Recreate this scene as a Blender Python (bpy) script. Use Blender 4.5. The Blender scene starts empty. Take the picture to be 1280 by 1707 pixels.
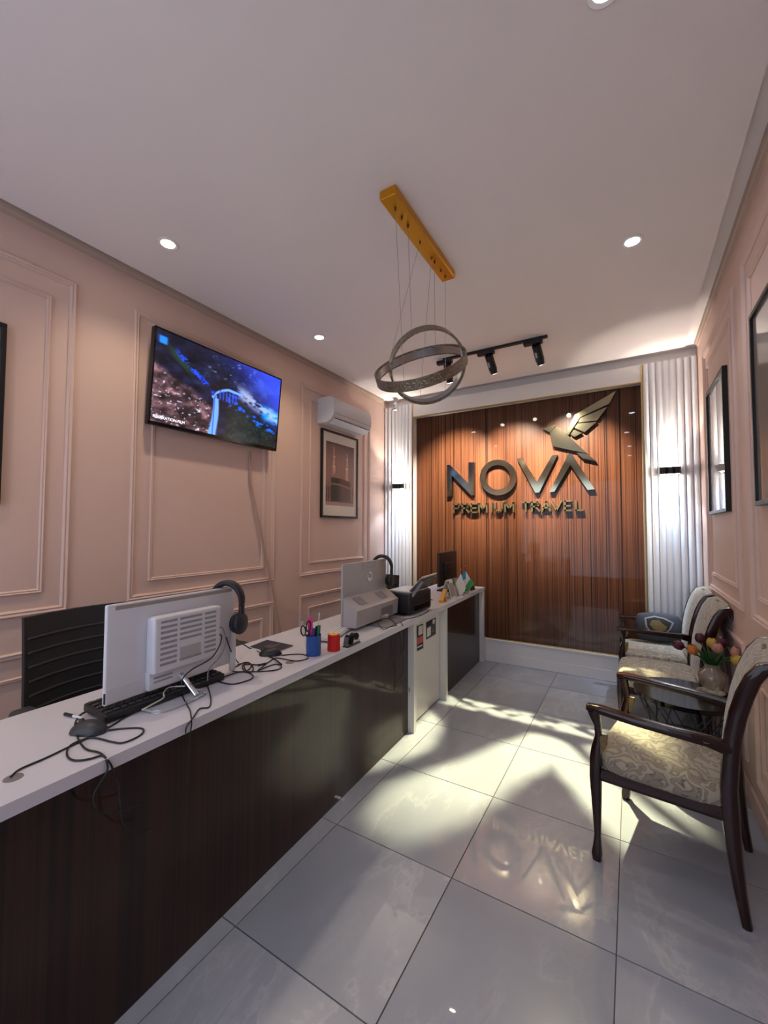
import bpy, bmesh, math, random
import numpy as np
from mathutils import Vector, Matrix
random.seed(7)
R = math.radians
C = bpy.context.scene.collection
scn = bpy.context.scene

# ------------------------------------------------------------------ camera
F, YAW, PITCH, ROLL, CZ = 685.2, 0.5413, 0.0400, 0.0025, 1.4576
_cy, _sy, _cp, _sp = math.cos(YAW), math.sin(YAW), math.cos(PITCH), math.sin(PITCH)
_w = Vector((-_sy*_cp, _cy*_cp, _sp)); _r = Vector((_cy, _sy, 0)); _u = _r.cross(_w)
_r, _u = _r*math.cos(ROLL)+_u*math.sin(ROLL), _u*math.cos(ROLL)-_r*math.sin(ROLL)
CAM = Vector((0, 0, CZ))
cd = bpy.data.cameras.new('camera'); cam = bpy.data.objects.new('camera', cd); C.objects.link(cam)
cd.sensor_fit = 'HORIZONTAL'; cd.sensor_width = 36; cd.lens = F/1280*36; cd.clip_start = .02
cam.matrix_world = Matrix(((_r.x, _u.x, -_w.x, 0), (_r.y, _u.y, -_w.y, 0), (_r.z, _u.z, -_w.z, CZ), (0, 0, 0, 1)))
scn.camera = cam

def at(px, py, ax, val):
    """survey: the point of a known plane of the room seen at a pixel of the photograph"""
    d = _w + _r*((px-640)/F) - _u*((py-853.5)/F)
    i = 'xyz'.index(ax)
    return CAM + d*((val-CAM[i])/d[i])

# ------------------------------------------------------------------ world, exposure, daylight
wd = bpy.data.worlds.new('world'); scn.world = wd; wd.use_nodes = True
bg = wd.node_tree.nodes['Background']; bg.inputs[0].default_value = (.62, .72, 1, 1); bg.inputs[1].default_value = .55
vs = scn.view_settings
vs.view_transform = 'Standard'; vs.look = 'None'; vs.exposure = 0.78; vs.gamma = 1.0; vs.use_curve_mapping = False
try:
    scn.cycles.use_denoising = True; scn.cycles.max_bounces = 6; scn.cycles.diffuse_bounces = 3; scn.cycles.glossy_bounces = 3; scn.cycles.transmission_bounces = 4; scn.cycles.use_adaptive_sampling = True; scn.cycles.adaptive_threshold = .06
    scn.cycles.sample_clamp_indirect = 6.0; scn.cycles.blur_glossy = .3
except Exception: pass

def light(kind, name, loc, target=None, energy=10, color=(1, 1, 1), **kw):
    ld = bpy.data.lights.new(name, kind); ld.energy = energy; ld.color = color
    for k, v in kw.items(): setattr(ld, k, v)
    o = bpy.data.objects.new(name, ld); C.objects.link(o); o.location = loc
    if target is not None:
        o.rotation_euler = (Vector(target)-Vector(loc)).to_track_quat('-Z', 'Y').to_euler()
    return o

# daylight of the shop front behind the camera
light('AREA', 'window_daylight', (-1.3, -1.52, 1.45), (-1.3, 3, 1.3), 13, (.72, .83, 1.0), shape='RECTANGLE', size=2.1, size_y=2.2)

# room numbers (metres)
XL, XR, YB, YF, H = -2.68, .527, 4.56, -1.6, 3.046
FL = 4.45            # front of the fluted panels
WARM = (1.0, .81, .58); SOFT = (1.0, .88, .74); COOL = (.92, .96, 1.0)

# ------------------------------------------------------------------ materials
def newmat(name):
    m = bpy.data.materials.new(name); m.use_nodes = True
    nt = m.node_tree; b = nt.nodes['Principled BSDF']
    return m, nt, b
def lin(r, g, b):
    f = lambda c: (c/255/12.92) if c/255 <= .04045 else ((c/255+.055)/1.055)**2.4
    return (f(r), f(g), f(b), 1)
def pm(name, col, rough=.5, metal=0, coat=0, noise=0, nscale=20, bump=0, bscale=200, emit=None, es=0, ior=None, trans=0, alpha=1, sheen=0):
    m, nt, b = newmat(name); L = nt.links
    col = tuple(col) + ((1,) if len(col) == 3 else ())
    b.inputs['Base Color'].default_value = col; b.inputs['Roughness'].default_value = rough
    b.inputs['Metallic'].default_value = metal; b.inputs['Coat Weight'].default_value = coat
    b.inputs['Coat Roughness'].default_value = .03
    b.inputs['Transmission Weight'].default_value = trans; b.inputs['Alpha'].default_value = alpha
    if sheen: b.inputs['Sheen Weight'].default_value = sheen
    if ior: b.inputs['IOR'].default_value = ior
    tc = nt.nodes.new('ShaderNodeTexCoord')
    n = nt.nodes.new('ShaderNodeTexNoise'); n.inputs['Scale'].default_value = nscale; n.inputs['Detail'].default_value = 4
    L.new(tc.outputs['Object'], n.inputs['Vector'])
    mx = nt.nodes.new('ShaderNodeMix'); mx.data_type = 'RGBA'
    k = max(noise, .02)
    mx.inputs[6].default_value = tuple(c*(1-k) for c in col[:3])+(1,); mx.inputs[7].default_value = tuple(min(1, c*(1+k)) for c in col[:3])+(1,)
    L.new(n.outputs['Fac'], mx.inputs[0]); L.new(mx.outputs[2], b.inputs['Base Color'])
    if bump:
        n2 = nt.nodes.new('ShaderNodeTexNoise'); n2.inputs['Scale'].default_value = bscale
        L.new(tc.outputs['Object'], n2.inputs['Vector'])
        bp = nt.nodes.new('ShaderNodeBump'); bp.inputs['Strength'].default_value = bump; bp.inputs['Distance'].default_value = .002
        L.new(n2.outputs['Fac'], bp.inputs['Height']); L.new(bp.outputs[0], b.inputs['Normal'])
    if emit:
        b.inputs['Emission Color'].default_value = tuple(emit)+(1,); b.inputs['Emission Strength'].default_value = es
    return m
def ramp(nt, fac, stops):
    r = nt.nodes.new('ShaderNodeValToRGB'); e = r.color_ramp.elements
    while len(e) < len(stops): e.new(.5)
    for el, (p, c) in zip(e, stops): el.position = p; el.color = tuple(c)+((1,) if len(c) == 3 else ())
    nt.links.new(fac, r.inputs[0]); return r.outputs[0]
def wood(name, stops, scale=(60, 60, .6), rough=.12, coat=1.0, coord='Object', band=0, spec=.5):
    m, nt, b = newmat(name); L = nt.links
    tc = nt.nodes.new('ShaderNodeTexCoord'); mp = nt.nodes.new('ShaderNodeMapping'); mp.inputs['Scale'].default_value = scale
    L.new(tc.outputs[coord], mp.inputs[0])
    n = nt.nodes.new('ShaderNodeTexNoise'); n.inputs['Scale'].default_value = 1; n.inputs['Detail'].default_value = 5; n.inputs['Roughness'].default_value = .65
    L.new(mp.outputs[0], n.inputs['Vector'])
    f = n.outputs['Fac']
    if band:
        mp2 = nt.nodes.new('ShaderNodeMapping'); mp2.inputs['Scale'].default_value = tuple(s*band for s in scale)
        L.new(tc.outputs[coord], mp2.inputs[0])
        n2 = nt.nodes.new('ShaderNodeTexNoise'); n2.inputs['Scale'].default_value = 1; n2.inputs['Detail'].default_value = 2
        L.new(mp2.outputs[0], n2.inputs['Vector'])
        ad = nt.nodes.new('ShaderNodeMath'); ad.operation = 'MULTIPLY_ADD'; ad.inputs[1].default_value = .45
        sb = nt.nodes.new('ShaderNodeMath'); sb.operation = 'SUBTRACT'; sb.inputs[1].default_value = .225
        L.new(n2.outputs['Fac'], ad.inputs[0]); L.new(f, sb.inputs[0]); L.new(sb.outputs[0], ad.inputs[2]); f = ad.outputs[0]
    L.new(ramp(nt, f, stops), b.inputs['Base Color'])
    b.inputs['Roughness'].default_value = rough+.25; b.inputs['Coat Weight'].default_value = coat; b.inputs['Coat Roughness'].default_value = .025; b.inputs['Specular IOR Level'].default_value = spec
    return m

M = {}
M['wall'] = pm('pink_wall_paint', lin(218, 188, 176), .62, noise=.03, nscale=3, bump=.05, bscale=300)
M['ceiling'] = pm('ceiling_paint', lin(238, 230, 230), .7, noise=.02, nscale=2)
M['cornice'] = pm('cornice_shade_tone', lin(186, 164, 150), .6)  # shadow line of the ceiling recess put into the colour
M['white'] = pm('white_paint', lin(226, 222, 220), .45)
M['flute'] = pm('flute_paint', lin(226, 226, 230), .42)
M['gold_trim'] = pm('brushed_gold', lin(196, 168, 112), .3, 1)
M['grout'] = pm('grout', lin(96, 90, 86), .8)
M['zebra'] = wood('zebrawood', [(.32, lin(17, 7, 4)), (.42, lin(50, 26, 15)), (.46, lin(112, 72, 48)), (.50, lin(90, 53, 33)), (.53, lin(28, 13, 8)), (.56, lin(106, 66, 43)), (.62, lin(80, 46, 28)), (.67, lin(30, 14, 8)), (.75, lin(64, 36, 22))], (165, 165, .14), .1, .4, band=.09, spec=.12)
M['panel'] = wood('counter_veneer', [(.25, lin(18, 8, 6)), (.45, lin(38, 19, 13)), (.6, lin(54, 29, 18)), (.8, lin(28, 13, 9))], (55, 55, .3), .1, .4, band=.2, spec=.2)
M['mahogany'] = wood('mahogany', [(.2, lin(16, 5, 3)), (.5, lin(44, 15, 8)), (.8, lin(25, 8, 4))], (9, 40, 9), .0, .45, spec=.2)
M['slab'] = pm('quartz_slab', lin(206, 204, 214), .28, noise=.02, nscale=80)
M['white_lam'] = pm('white_laminate', lin(212, 208, 206), .35)
M['black'] = pm('black_plastic', lin(22, 22, 24), .42)
M['black_gloss'] = pm('black_gloss', lin(12, 12, 14), .12)
M['dark_grey'] = pm('dark_grey_plastic', lin(52, 52, 55), .45)
M['graphite'] = pm('graphite_mesh', lin(34, 33, 36), .65, noise=.15, nscale=400)
M['white_pl'] = pm('white_plastic', lin(212, 212, 218), .35)
M['silver_pl'] = pm('silver_plastic', lin(176, 172, 174), .38)
M['grey_pl'] = pm('grey_plastic', lin(120, 116, 118), .5)
M['taupe'] = pm('taupe_strip', lin(158, 148, 140), .5)
M['vent'] = pm('vent_grille', lin(146, 146, 150), .6, noise=.5, nscale=300)
M['chrome'] = pm('chrome', (.8, .8, .82), .12, 1)
M['steel'] = pm('brushed_steel', (.45, .44, .43), .3, 1)
M['brass'] = pm('polished_brass', lin(178, 172, 144), .1, 1, noise=.05, nscale=6)
M['brass_satin'] = pm('satin_brass', lin(122, 112, 84), .42, 1)
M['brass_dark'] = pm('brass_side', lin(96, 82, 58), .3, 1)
M['canopy'] = pm('gold_canopy', lin(214, 152, 36), .35, .85)
M['frame_black'] = pm('frame_black', lin(14, 14, 15), .4)
M['mat_board'] = pm('mat_board', lin(224, 216, 208), .55, coat=1)
M['glass'] = pm('clear_glass', (.95, .97, .97), .02, trans=1, ior=1.45)
M['acrylic'] = pm('clear_acrylic', (.93, .93, .94), .05, trans=.85, ior=1.3)
M['blue_pl'] = pm('blue_mesh_cup', lin(34, 84, 160), .35, noise=.1, nscale=300)
M['red_pl'] = pm('red_plastic', lin(196, 22, 20), .4)
M['yellow_pl'] = pm('yellow_plastic', lin(232, 190, 60), .5)
M['pink_pl'] = pm('pink_plastic', lin(232, 64, 140), .4)
M['purple_pl'] = pm('purple_plastic', lin(84, 50, 130), .4)
M['green_pl'] = pm('green_plastic', lin(30, 110, 70), .4)
M['navy'] = pm('navy_cover', lin(30, 30, 52), .5)
M['headset'] = pm('headset_navy', lin(20, 22, 36), .5)
M['cable'] = pm('cable_rubber', lin(18, 18, 20), .5)
M['cable_pink'] = pm('cable_duct', lin(178, 148, 132), .5)
M['cable_white'] = pm('cable_white', lin(200, 196, 190), .5)
M['orange'] = pm('orange_yellow_plastic', lin(222, 156, 42), .45)
M['paper'] = pm('paper', lin(220, 216, 208), .7)
M['paper_grey'] = pm('paper_grey', lin(150, 146, 140), .6)
M['card_dark'] = pm('card_dark', lin(52, 42, 40), .4)
M['sky_blue'] = pm('flag_blue', lin(20, 140, 196), .7)
M['flag_white'] = pm('flag_white', lin(222, 216, 208), .7)
M['flag_green'] = pm('flag_green', lin(64, 150, 92), .7)
M['sticker_black'] = pm('sticker_black', lin(34, 32, 34), .4)
M['sticker_red'] = pm('sticker_red', lin(176, 70, 70), .4)
M['sticker_white'] = pm('sticker_white', lin(206, 204, 206), .4)
M['cushion'] = pm('grey_cushion', lin(60, 63, 69), .85, noise=.1, nscale=60, bump=.2, bscale=300)
M['emblem_silver'] = pm('emblem_silver', lin(150, 150, 150), .5)
M['emblem_gold'] = pm('emblem_gold', lin(120, 98, 56), .5, noise=.5, nscale=70)
M['emblem_black'] = pm('emblem_black', lin(30, 26, 22), .6)
M['stem'] = pm('tulip_green', lin(40, 84, 36), .5, noise=.2, nscale=40)
M['tulip_yellow'] = pm('tulip_yellow', lin(200, 164, 70), .5, noise=.15, nscale=60)
M['tulip_pink'] = pm('tulip_pink', lin(190, 134, 112), .5, noise=.2, nscale=60)
M['tulip_purple'] = pm('tulip_purple', lin(80, 20, 40), .5, noise=.2, nscale=60)
M['tulip_orange'] = pm('tulip_orange', lin(196, 116, 48), .5, noise=.2, nscale=60)
M['vase'] = pm('vase_glaze', lin(140, 128, 112), .15, noise=.35, nscale=22, coat=1)
M['crystal'] = pm('cut_crystal', lin(210, 204, 180), .08, .6, noise=.4, nscale=90)
M['lamp_on'] = pm('lamp_warm', (1, .9, .75), .4, emit=(1, .86, .62), es=30)
M['lamp_cool'] = pm('lamp_cool', (1, 1, 1), .4, emit=(.93, .97, 1), es=30)
M['sconce_lens'] = pm('sconce_lens', (1, 1, 1), .4, emit=(1, .97, .9), es=40)
M['spot_lens'] = pm('spot_lens', (1, 1, 1), .4, emit=(1, .9, .72), es=30)
M['print_ink'] = pm('print_ink', lin(40, 40, 44), .5)
M['mirror_print'] = pm('dark_print_under_glass', lin(120, 112, 108), .5, coat=1)
M['logo_white'] = pm('logo_white', lin(235, 235, 238), .3)

def ring_lattice():
    m, nt, b = newmat('crystal_lattice'); L = nt.links
    tc = nt.nodes.new('ShaderNodeTexCoord')
    v = nt.nodes.new('ShaderNodeTexVoronoi'); v.inputs['Scale'].default_value = 130
    L.new(tc.outputs['Object'], v.inputs['Vector'])
    L.new(ramp(nt, v.outputs['Distance'], [(.0, lin(150, 140, 126)), (.5, lin(116, 106, 92)), (.8, lin(176, 164, 146))]), b.inputs['Base Color'])
    bp = nt.nodes.new('ShaderNodeBump'); bp.inputs['Strength'].default_value = .8; bp.inputs['Distance'].default_value = .004
    L.new(v.outputs['Distance'], bp.inputs['Height']); L.new(bp.outputs[0], b.inputs['Normal'])
    b.inputs['Metallic'].default_value = .75; b.inputs['Roughness'].default_value = .25
    return m
M['lattice'] = ring_lattice()

def tile_mat():
    m, nt, b = newmat('polished_grey_tile'); L = nt.links
    tc = nt.nodes.new('ShaderNodeTexCoord'); oi = nt.nodes.new('ShaderNodeObjectInfo')
    sc = nt.nodes.new('ShaderNodeVectorMath'); sc.operation = 'MULTIPLY_ADD'
    cb = nt.nodes.new('ShaderNodeCombineXYZ')
    mu = nt.nodes.new('ShaderNodeMath'); mu.operation = 'MULTIPLY'; mu.inputs[1].default_value = 37
    L.new(oi.outputs['Random'], mu.inputs[0]); L.new(mu.outputs[0], cb.inputs[0]); L.new(mu.outputs[0], cb.inputs[2])
    sc.inputs[1].default_value = (1.5, .8, 1); L.new(tc.outputs['Object'], sc.inputs[0]); L.new(cb.outputs[0], sc.inputs[2])
    n = nt.nodes.new('ShaderNodeTexNoise'); n.inputs['Scale'].default_value = 1.9; n.inputs['Detail'].default_value = 8; n.inputs['Distortion'].default_value = .5; n.inputs['Roughness'].default_value = .62
    L.new(sc.outputs[0], n.inputs['Vector'])
    n3 = nt.nodes.new('ShaderNodeTexNoise'); n3.inputs['Scale'].default_value = 1.1; n3.inputs['Detail'].default_value = 3; L.new(sc.outputs[0], n3.inputs['Vector'])
    base = ramp(nt, n3.outputs['Fac'], [(.3, lin(154, 159, 172)), (.7, lin(176, 180, 191))])
    vein = ramp(nt, n.outputs['Fac'], [(.47, (0, 0, 0)), (.493, (1, 1, 1)), (.50, (.4, .4, .4)), (.56, (0, 0, 0))])
    mk = nt.nodes.new('ShaderNodeMath'); mk.operation = 'MULTIPLY'
    pt = ramp(nt, n3.outputs['Fac'], [(.40, (.0, .0, .0)), (.62, (.5, .5, .5))]); L.new(vein, mk.inputs[0]); L.new(pt, mk.inputs[1])
    mx = nt.nodes.new('ShaderNodeMix'); mx.data_type = 'RGBA'; L.new(mk.outputs[0], mx.inputs[0]); L.new(base, mx.inputs[6]); mx.inputs[7].default_value = lin(208, 209, 214)
    L.new(mx.outputs[2], b.inputs['Base Color'])
    b.inputs['Roughness'].default_value = .2; b.inputs['Coat Weight'].default_value = .8; b.inputs['Coat Roughness'].default_value = .02
    return m
M['tile'] = tile_mat()

def damask():
    m, nt, b = newmat('damask_fabric'); L = nt.links
    tc = nt.nodes.new('ShaderNodeTexCoord')
    n = nt.nodes.new('ShaderNodeTexNoise'); n.inputs['Scale'].default_value = 6; n.inputs['Detail'].default_value = 2
    L.new(tc.outputs['Object'], n.inputs['Vector'])
    mx = nt.nodes.new('ShaderNodeMix'); mx.data_type = 'VECTOR'; mx.inputs[0].default_value = .35
    L.new(tc.outputs['Object'], mx.inputs[4]); L.new(n.outputs['Color'], mx.inputs[5])
    v = nt.nodes.new('ShaderNodeTexWave'); v.wave_type = 'RINGS'; v.inputs['Scale'].default_value = 8; v.inputs['Distortion'].default_value = 12; v.inputs['Detail'].default_value = 2; v.inputs['Detail Scale'].default_value = 1.4
    L.new(mx.outputs[1], v.inputs['Vector'])
    L.new(ramp(nt, v.outputs['Fac'], [(.15, lin(168, 158, 140)), (.5, lin(158, 147, 129)), (.64, lin(92, 83, 72)), (.8, lin(140, 129, 113))]), b.inputs['Base Color'])
    b.inputs['Roughness'].default_value = .7; b.inputs['Sheen Weight'].default_value = .3
    return m
M['damask'] = damask()

def attr_mat(name, rough, emit=0, coat=0):
    m, nt, b = newmat(name)
    a = nt.nodes.new('ShaderNodeAttribute'); a.attribute_name = 'ink'
    b.inputs['Roughness'].default_value = rough; b.inputs['Coat Weight'].default_value = coat
    if emit:
        nt.links.new(a.outputs['Color'], b.inputs['Emission Color']); b.inputs['Emission Strength'].default_value = emit
        b.inputs['Base Color'].default_value = (.01, .01, .01, 1)
    else: nt.links.new(a.outputs['Color'], b.inputs['Base Color'])
    return m
M['screen'] = attr_mat('screen_picture', .15, .85)
M['print'] = attr_mat('photo_print', .4, 0, 1)

# ------------------------------------------------------------------ mesh builder
class MB:
    def __init__(s): s.v = []; s.f = []; s.X = Matrix.Identity(4)
    def add(s, vs, fs):
        b = len(s.v); s.v += [s.X @ Vector(p) for p in vs]; s.f += [tuple(i+b for i in f) for f in fs]; return s
    def box(s, x0, x1, y0, y1, z0, z1, bev=0):
        if bev: return s.rbox((x0+x1)/2, (y0+y1)/2, (z0+z1)/2, abs(x1-x0), abs(y1-y0), abs(z1-z0), bev, 1)
        return s.add([(x0, y0, z0), (x1, y0, z0), (x1, y1, z0), (x0, y1, z0), (x0, y0, z1), (x1, y0, z1), (x1, y1, z1), (x0, y1, z1)],
                     [(3, 2, 1, 0), (4, 5, 6, 7), (0, 1, 5, 4), (1, 2, 6, 5), (2, 3, 7, 6), (3, 0, 4, 7)])
    def rbox(s, cx, cy, cz, sx, sy, sz, r, seg=3):
        r = min(r, sx/2, sy/2, sz/2)
        lat = [(-90+90*i/seg, -1) for i in range(seg+1)]+[(90*i/seg, 1) for i in range(seg+1)]
        lon = []
        for q, (a, b) in enumerate(((1, 1), (-1, 1), (-1, -1), (1, -1))):
            lon += [(90*q+90*i/seg, a, b) for i in range(seg+1)]
        vs, n = [], len(lon)
        for la, sg in lat:
            cl, sl = math.cos(R(la)), math.sin(R(la))
            for lo, a, b in lon:
                vs.append((cx+a*(sx/2-r)+r*cl*math.cos(R(lo)), cy+b*(sy/2-r)+r*cl*math.sin(R(lo)), cz+sg*(sz/2-r)+r*sl))
        fs = [(i*n+j, i*n+(j+1) % n, (i+1)*n+(j+1) % n, (i+1)*n+j) for i in range(len(lat)-1) for j in range(n)]
        fs.append(tuple(range(n))[::-1]); fs.append(tuple((len(lat)-1)*n+j for j in range(n)))
        return s.add(vs, fs)
    def quad(s, pts, z0, z1):
        return s.prism([(p[0], p[1], z0) for p in pts], (0, 0, z1-z0))
    def prism(s, poly, ext):
        e = Vector(ext); n = len(poly); p = [Vector(q) for q in poly]
        nn = Vector((0, 0, 0))
        for i in range(n): nn += p[i].cross(p[(i+1) % n])
        if nn.dot(e) < 0: p = p[::-1]
        return s.add([tuple(q) for q in p]+[tuple(q+e) for q in p],
                     [tuple(range(n))[::-1], tuple(range(n, 2*n))]+[(i, (i+1) % n, n+(i+1) % n, n+i) for i in range(n)])
    def loft(s, rings, cap=True, closed=False):
        n = len(rings[0]); m = len(rings); vs = [p for r in rings for p in r]
        fs = [(i*n+j, i*n+(j+1) % n, ((i+1) % m)*n+(j+1) % n, ((i+1) % m)*n+j) for i in range(m if closed else m-1) for j in range(n)]
        if cap and not closed: fs += [tuple(range(n))[::-1], tuple((m-1)*n+j for j in range(n))]
        return s.add(vs, fs)
    def cyl(s, p0, p1, r0, r1=None, n=16):
        p0, p1 = Vector(p0), Vector(p1); r1 = r0 if r1 is None else r1
        d = (p1-p0).normalized(); a = d.orthogonal().normalized(); b = d.cross(a)
        return s.loft([[p+(a*math.cos(2*math.pi*k/n)+b*math.sin(2*math.pi*k/n))*r for k in range(n)] for p, r in ((p0, r0), (p1, r1))])
    def lathe(s, prof, c=(0, 0, 0), n=24):
        return s.loft([[(c[0]+r*math.cos(2*math.pi*k/n), c[1]+r*math.sin(2*math.pi*k/n), c[2]+z) for k in range(n)] for r, z in prof])
    def tube(s, pts, r, n=6, smooth=4, closed=False):
        P = [Vector(p) for p in pts]
        if smooth > 1:
            Q = []; m = len(P)
            for i in range(m if closed else m-1):
                g = (lambda k: P[k % m]) if closed else (lambda k: P[max(0, min(m-1, k))])
                a, b, c, d = g(i-1), g(i), g(i+1), g(i+2)
                for k in range(smooth):
                    t = k/smooth; Q.append(.5*((2*b)+(c-a)*t+(2*a-5*b+4*c-d)*t*t+(3*b-a-3*c+d)*t**3))
            if not closed: Q.append(P[-1])
            P = Q
        m = len(P); rings = []; a = None
        for i in range(m):
            d = (P[(i+1) % m]-P[i-1]) if closed else (P[min(i+1, m-1)]-P[max(i-1, 0)])
            d = d.normalized() if d.length > 1e-9 else Vector((0, 0, 1))
            a = d.orthogonal().normalized() if a is None else (a-d*a.dot(d)).normalized()
            b = d.cross(a); rr = r[i*len(r)//m] if isinstance(r, (list, tuple)) else r
            rings.append([P[i]+(a*math.cos(2*math.pi*k/n)+b*math.sin(2*math.pi*k/n))*rr for k in range(n)])
        return s.loft(rings, closed=closed)
    def sweep(s, path, sizes, side=(0, 1, 0), n=12, p=4.0):
        """loft a rounded-rectangle section along a path; sizes = (half width along side, half thickness)"""
        P = [Vector(q) for q in path]; sd = Vector(side).normalized(); rings = []; m = len(P)
        for i in range(m):
            d = (P[min(i+1, m-1)]-P[max(i-1, 0)]).normalized(); o = sd.cross(d).normalized(); hw, ht = sizes[i] if isinstance(sizes, list) else sizes
            rg = []
            for k in range(n):
                t = 2*math.pi*(k+.5)/n; c, q = math.cos(t), math.sin(t)
                rr = (abs(c)**p+abs(q)**p)**(-1/p); rg.append(P[i]+sd*(c*rr*hw)+o*(q*rr*ht))
            rings.append(rg)
        return s.loft(rings)
    def build(s, name, mat, parent=None, world=False, smooth=30, props=None):
        me = bpy.data.meshes.new(name)
        vs = s.v
        if parent is not None and world:
            inv = (Matrix.Translation(parent.location) @ parent.rotation_euler.to_matrix().to_4x4()).inverted(); vs = [inv @ v for v in vs]
        off = Vector((0, 0, 0))
        if parent is None and world == 'origin':
            lo = [min(v[i] for v in vs) for i in range(3)]; hi = [max(v[i] for v in vs) for i in range(3)]
            off = Vector(((lo[0]+hi[0])/2, (lo[1]+hi[1])/2, lo[2])); vs = [v-off for v in vs]
        me.from_pydata([tuple(v) for v in vs], [], s.f)
        bm = bmesh.new(); bm.from_mesh(me); bmesh.ops.remove_doubles(bm, verts=bm.verts, dist=1e-6)
        bmesh.ops.dissolve_degenerate(bm, edges=bm.edges, dist=1e-7); bmesh.ops.recalc_face_normals(bm, faces=bm.faces)
        bm.to_mesh(me); bm.free()
        if smooth:
            me.shade_smooth(); me.set_sharp_from_angle(angle=R(smooth))
        me.materials.append(M[mat] if isinstance(mat, str) else mat)
        o = bpy.data.objects.new(name, me); C.objects.link(o); o.location = off
        if parent is not None: o.parent = parent
        for k, v in (props or {}).items(): o[k] = v
        return o
def tag(o, label, cat, group=None):
    o['label'] = label; o['category'] = cat
    if group: o['group'] = group
    return o
def thing(name, label, cat, loc=(0, 0, 0), rz=0, group=None):
    o = bpy.data.objects.new(name, None); C.objects.link(o); o.location = loc; o.rotation_euler = (0, 0, rz)
    o.empty_display_size = .05
    return tag(o, label, cat, group)
def struct(o): o['kind'] = 'structure'; return o
def sbox(name, mat, b, parent=None, bev=0):
    o = MB().box(*b, bev).build(name, mat, parent)
    return struct(o) if parent is None else o
def clone(root, loc, rz, label, group=None):
    r = root.copy(); C.objects.link(r); r.location = loc; r.rotation_euler = (0, 0, rz); r['label'] = label
    if group: r['group'] = group
    for ch in list(root.children):
        c = ch.copy(); C.objects.link(c); c.parent = r
        for g in list(ch.children):
            d = g.copy(); C.objects.link(d); d.parent = c
    return r
def text_mesh(txt, size, mat, name, mtx, parent=None, depth=.001, bold=0):
    cu = bpy.data.curves.new(name, 'FONT'); cu.body = txt; cu.size = size; cu.extrude = depth; cu.offset = bold; cu.align_x = 'CENTER'; cu.align_y = 'CENTER'
    t = bpy.data.objects.new(name, cu); C.objects.link(t)
    dg = bpy.context.evaluated_depsgraph_get(); me = bpy.data.meshes.new_from_object(t.evaluated_get(dg)); bpy.data.objects.remove(t)
    me.transform(mtx); me.materials.clear(); me.materials.append(M[mat])
    o = bpy.data.objects.new(name, me); C.objects.link(o)
    if parent is not None: o.parent = parent
    return o
def frame_mtx(origin, xdir, ydir):
    x = Vector(xdir).normalized(); y = Vector(ydir).normalized(); z = x.cross(y); o = Vector(origin)
    return Matrix(((x.x, y.x, z.x, o.x), (x.y, y.y, z.y, o.y), (x.z, y.z, z.z, o.z), (0, 0, 0, 1)))

# ================================================================== THE ROOM
floor = struct(MB().box(XL-.1, XR+.1, YF-.1, YB+.1, -.08, -.004).build('floor', 'grout'))
tile_mesh = None
g = .0025
xs = [-.07+.6*k for k in range(-5, 3)]; ys = [1.0632+.6065*k for k in range(-5, 8)]
for i in range(len(xs)-1):
    for j in range(len(ys)-1):
        x0, x1 = max(xs[i], XL), min(xs[i+1], XR); y0, y1 = max(ys[j], YF), min(ys[j+1], YB-.01)
        if x1-x0 < .01 or y1-y0 < .01: continue
        full = x1-x0 > .59 and y1-y0 > .59
        if full and tile_mesh:
            o = bpy.data.objects.new('floor_tile', tile_mesh); C.objects.link(o)
        else:
            w, d = (x1-x0)/2-g, (y1-y0)/2-g
            o = MB().box(-w, w, -d, d, -.01, 0).build('floor_tile', 'tile')
            if full: tile_mesh = o.data
        o.location = ((x0+x1)/2, (y0+y1)/2, 0); o.parent = floor
ceiling = struct(MB().box(XL-.1, XR+.1, YF-.1, YB+.1, H+.045, H+.14).build('ceiling', 'ceiling'))
MB().box(XL+.10, XR-.10, YF+.05, 4.37, H, H+.045).build('ceiling_board', 'ceiling', ceiling)
wall_l = struct(MB().box(XL-.12, XL, YF, YB+.1, 0, H+.05).build('wall_left', 'wall'))
wall_r = struct(MB().box(XR, XR+.12, YF, YB+.1, 0, H+.05).build('wall_right', 'wall'))
wall_b = struct(MB().box(XL, XR, YB, YB+.12, 0, H+.05).build('wall_back', 'white'))
# shop front behind the camera: wall around a wide glazed opening
wf = MB(); wf.box(XL, -2.45, YF-.12, YF, 0, H+.05); wf.box(.33, XR, YF-.12, YF, 0, H+.05)
wf.box(-2.45, .33, YF-.12, YF, 2.6, H+.05); wf.box(-2.45, .33, YF-.12, YF, 0, .3)
struct(wf.build('wall_front', 'wall'))
win = MB()
for x in (-2.42, -1.5, -.6, .30): win.box(x-.03, x+.03, YF-.08, YF-.03, .3, 2.6)
win.box(-2.45, .33, YF-.08, YF-.03, .3, .36); win.box(-2.45, .33, YF-.08, YF-.03, 2.54, 2.6)
window = struct(win.build('window_1', 'frame_black'))

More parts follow.
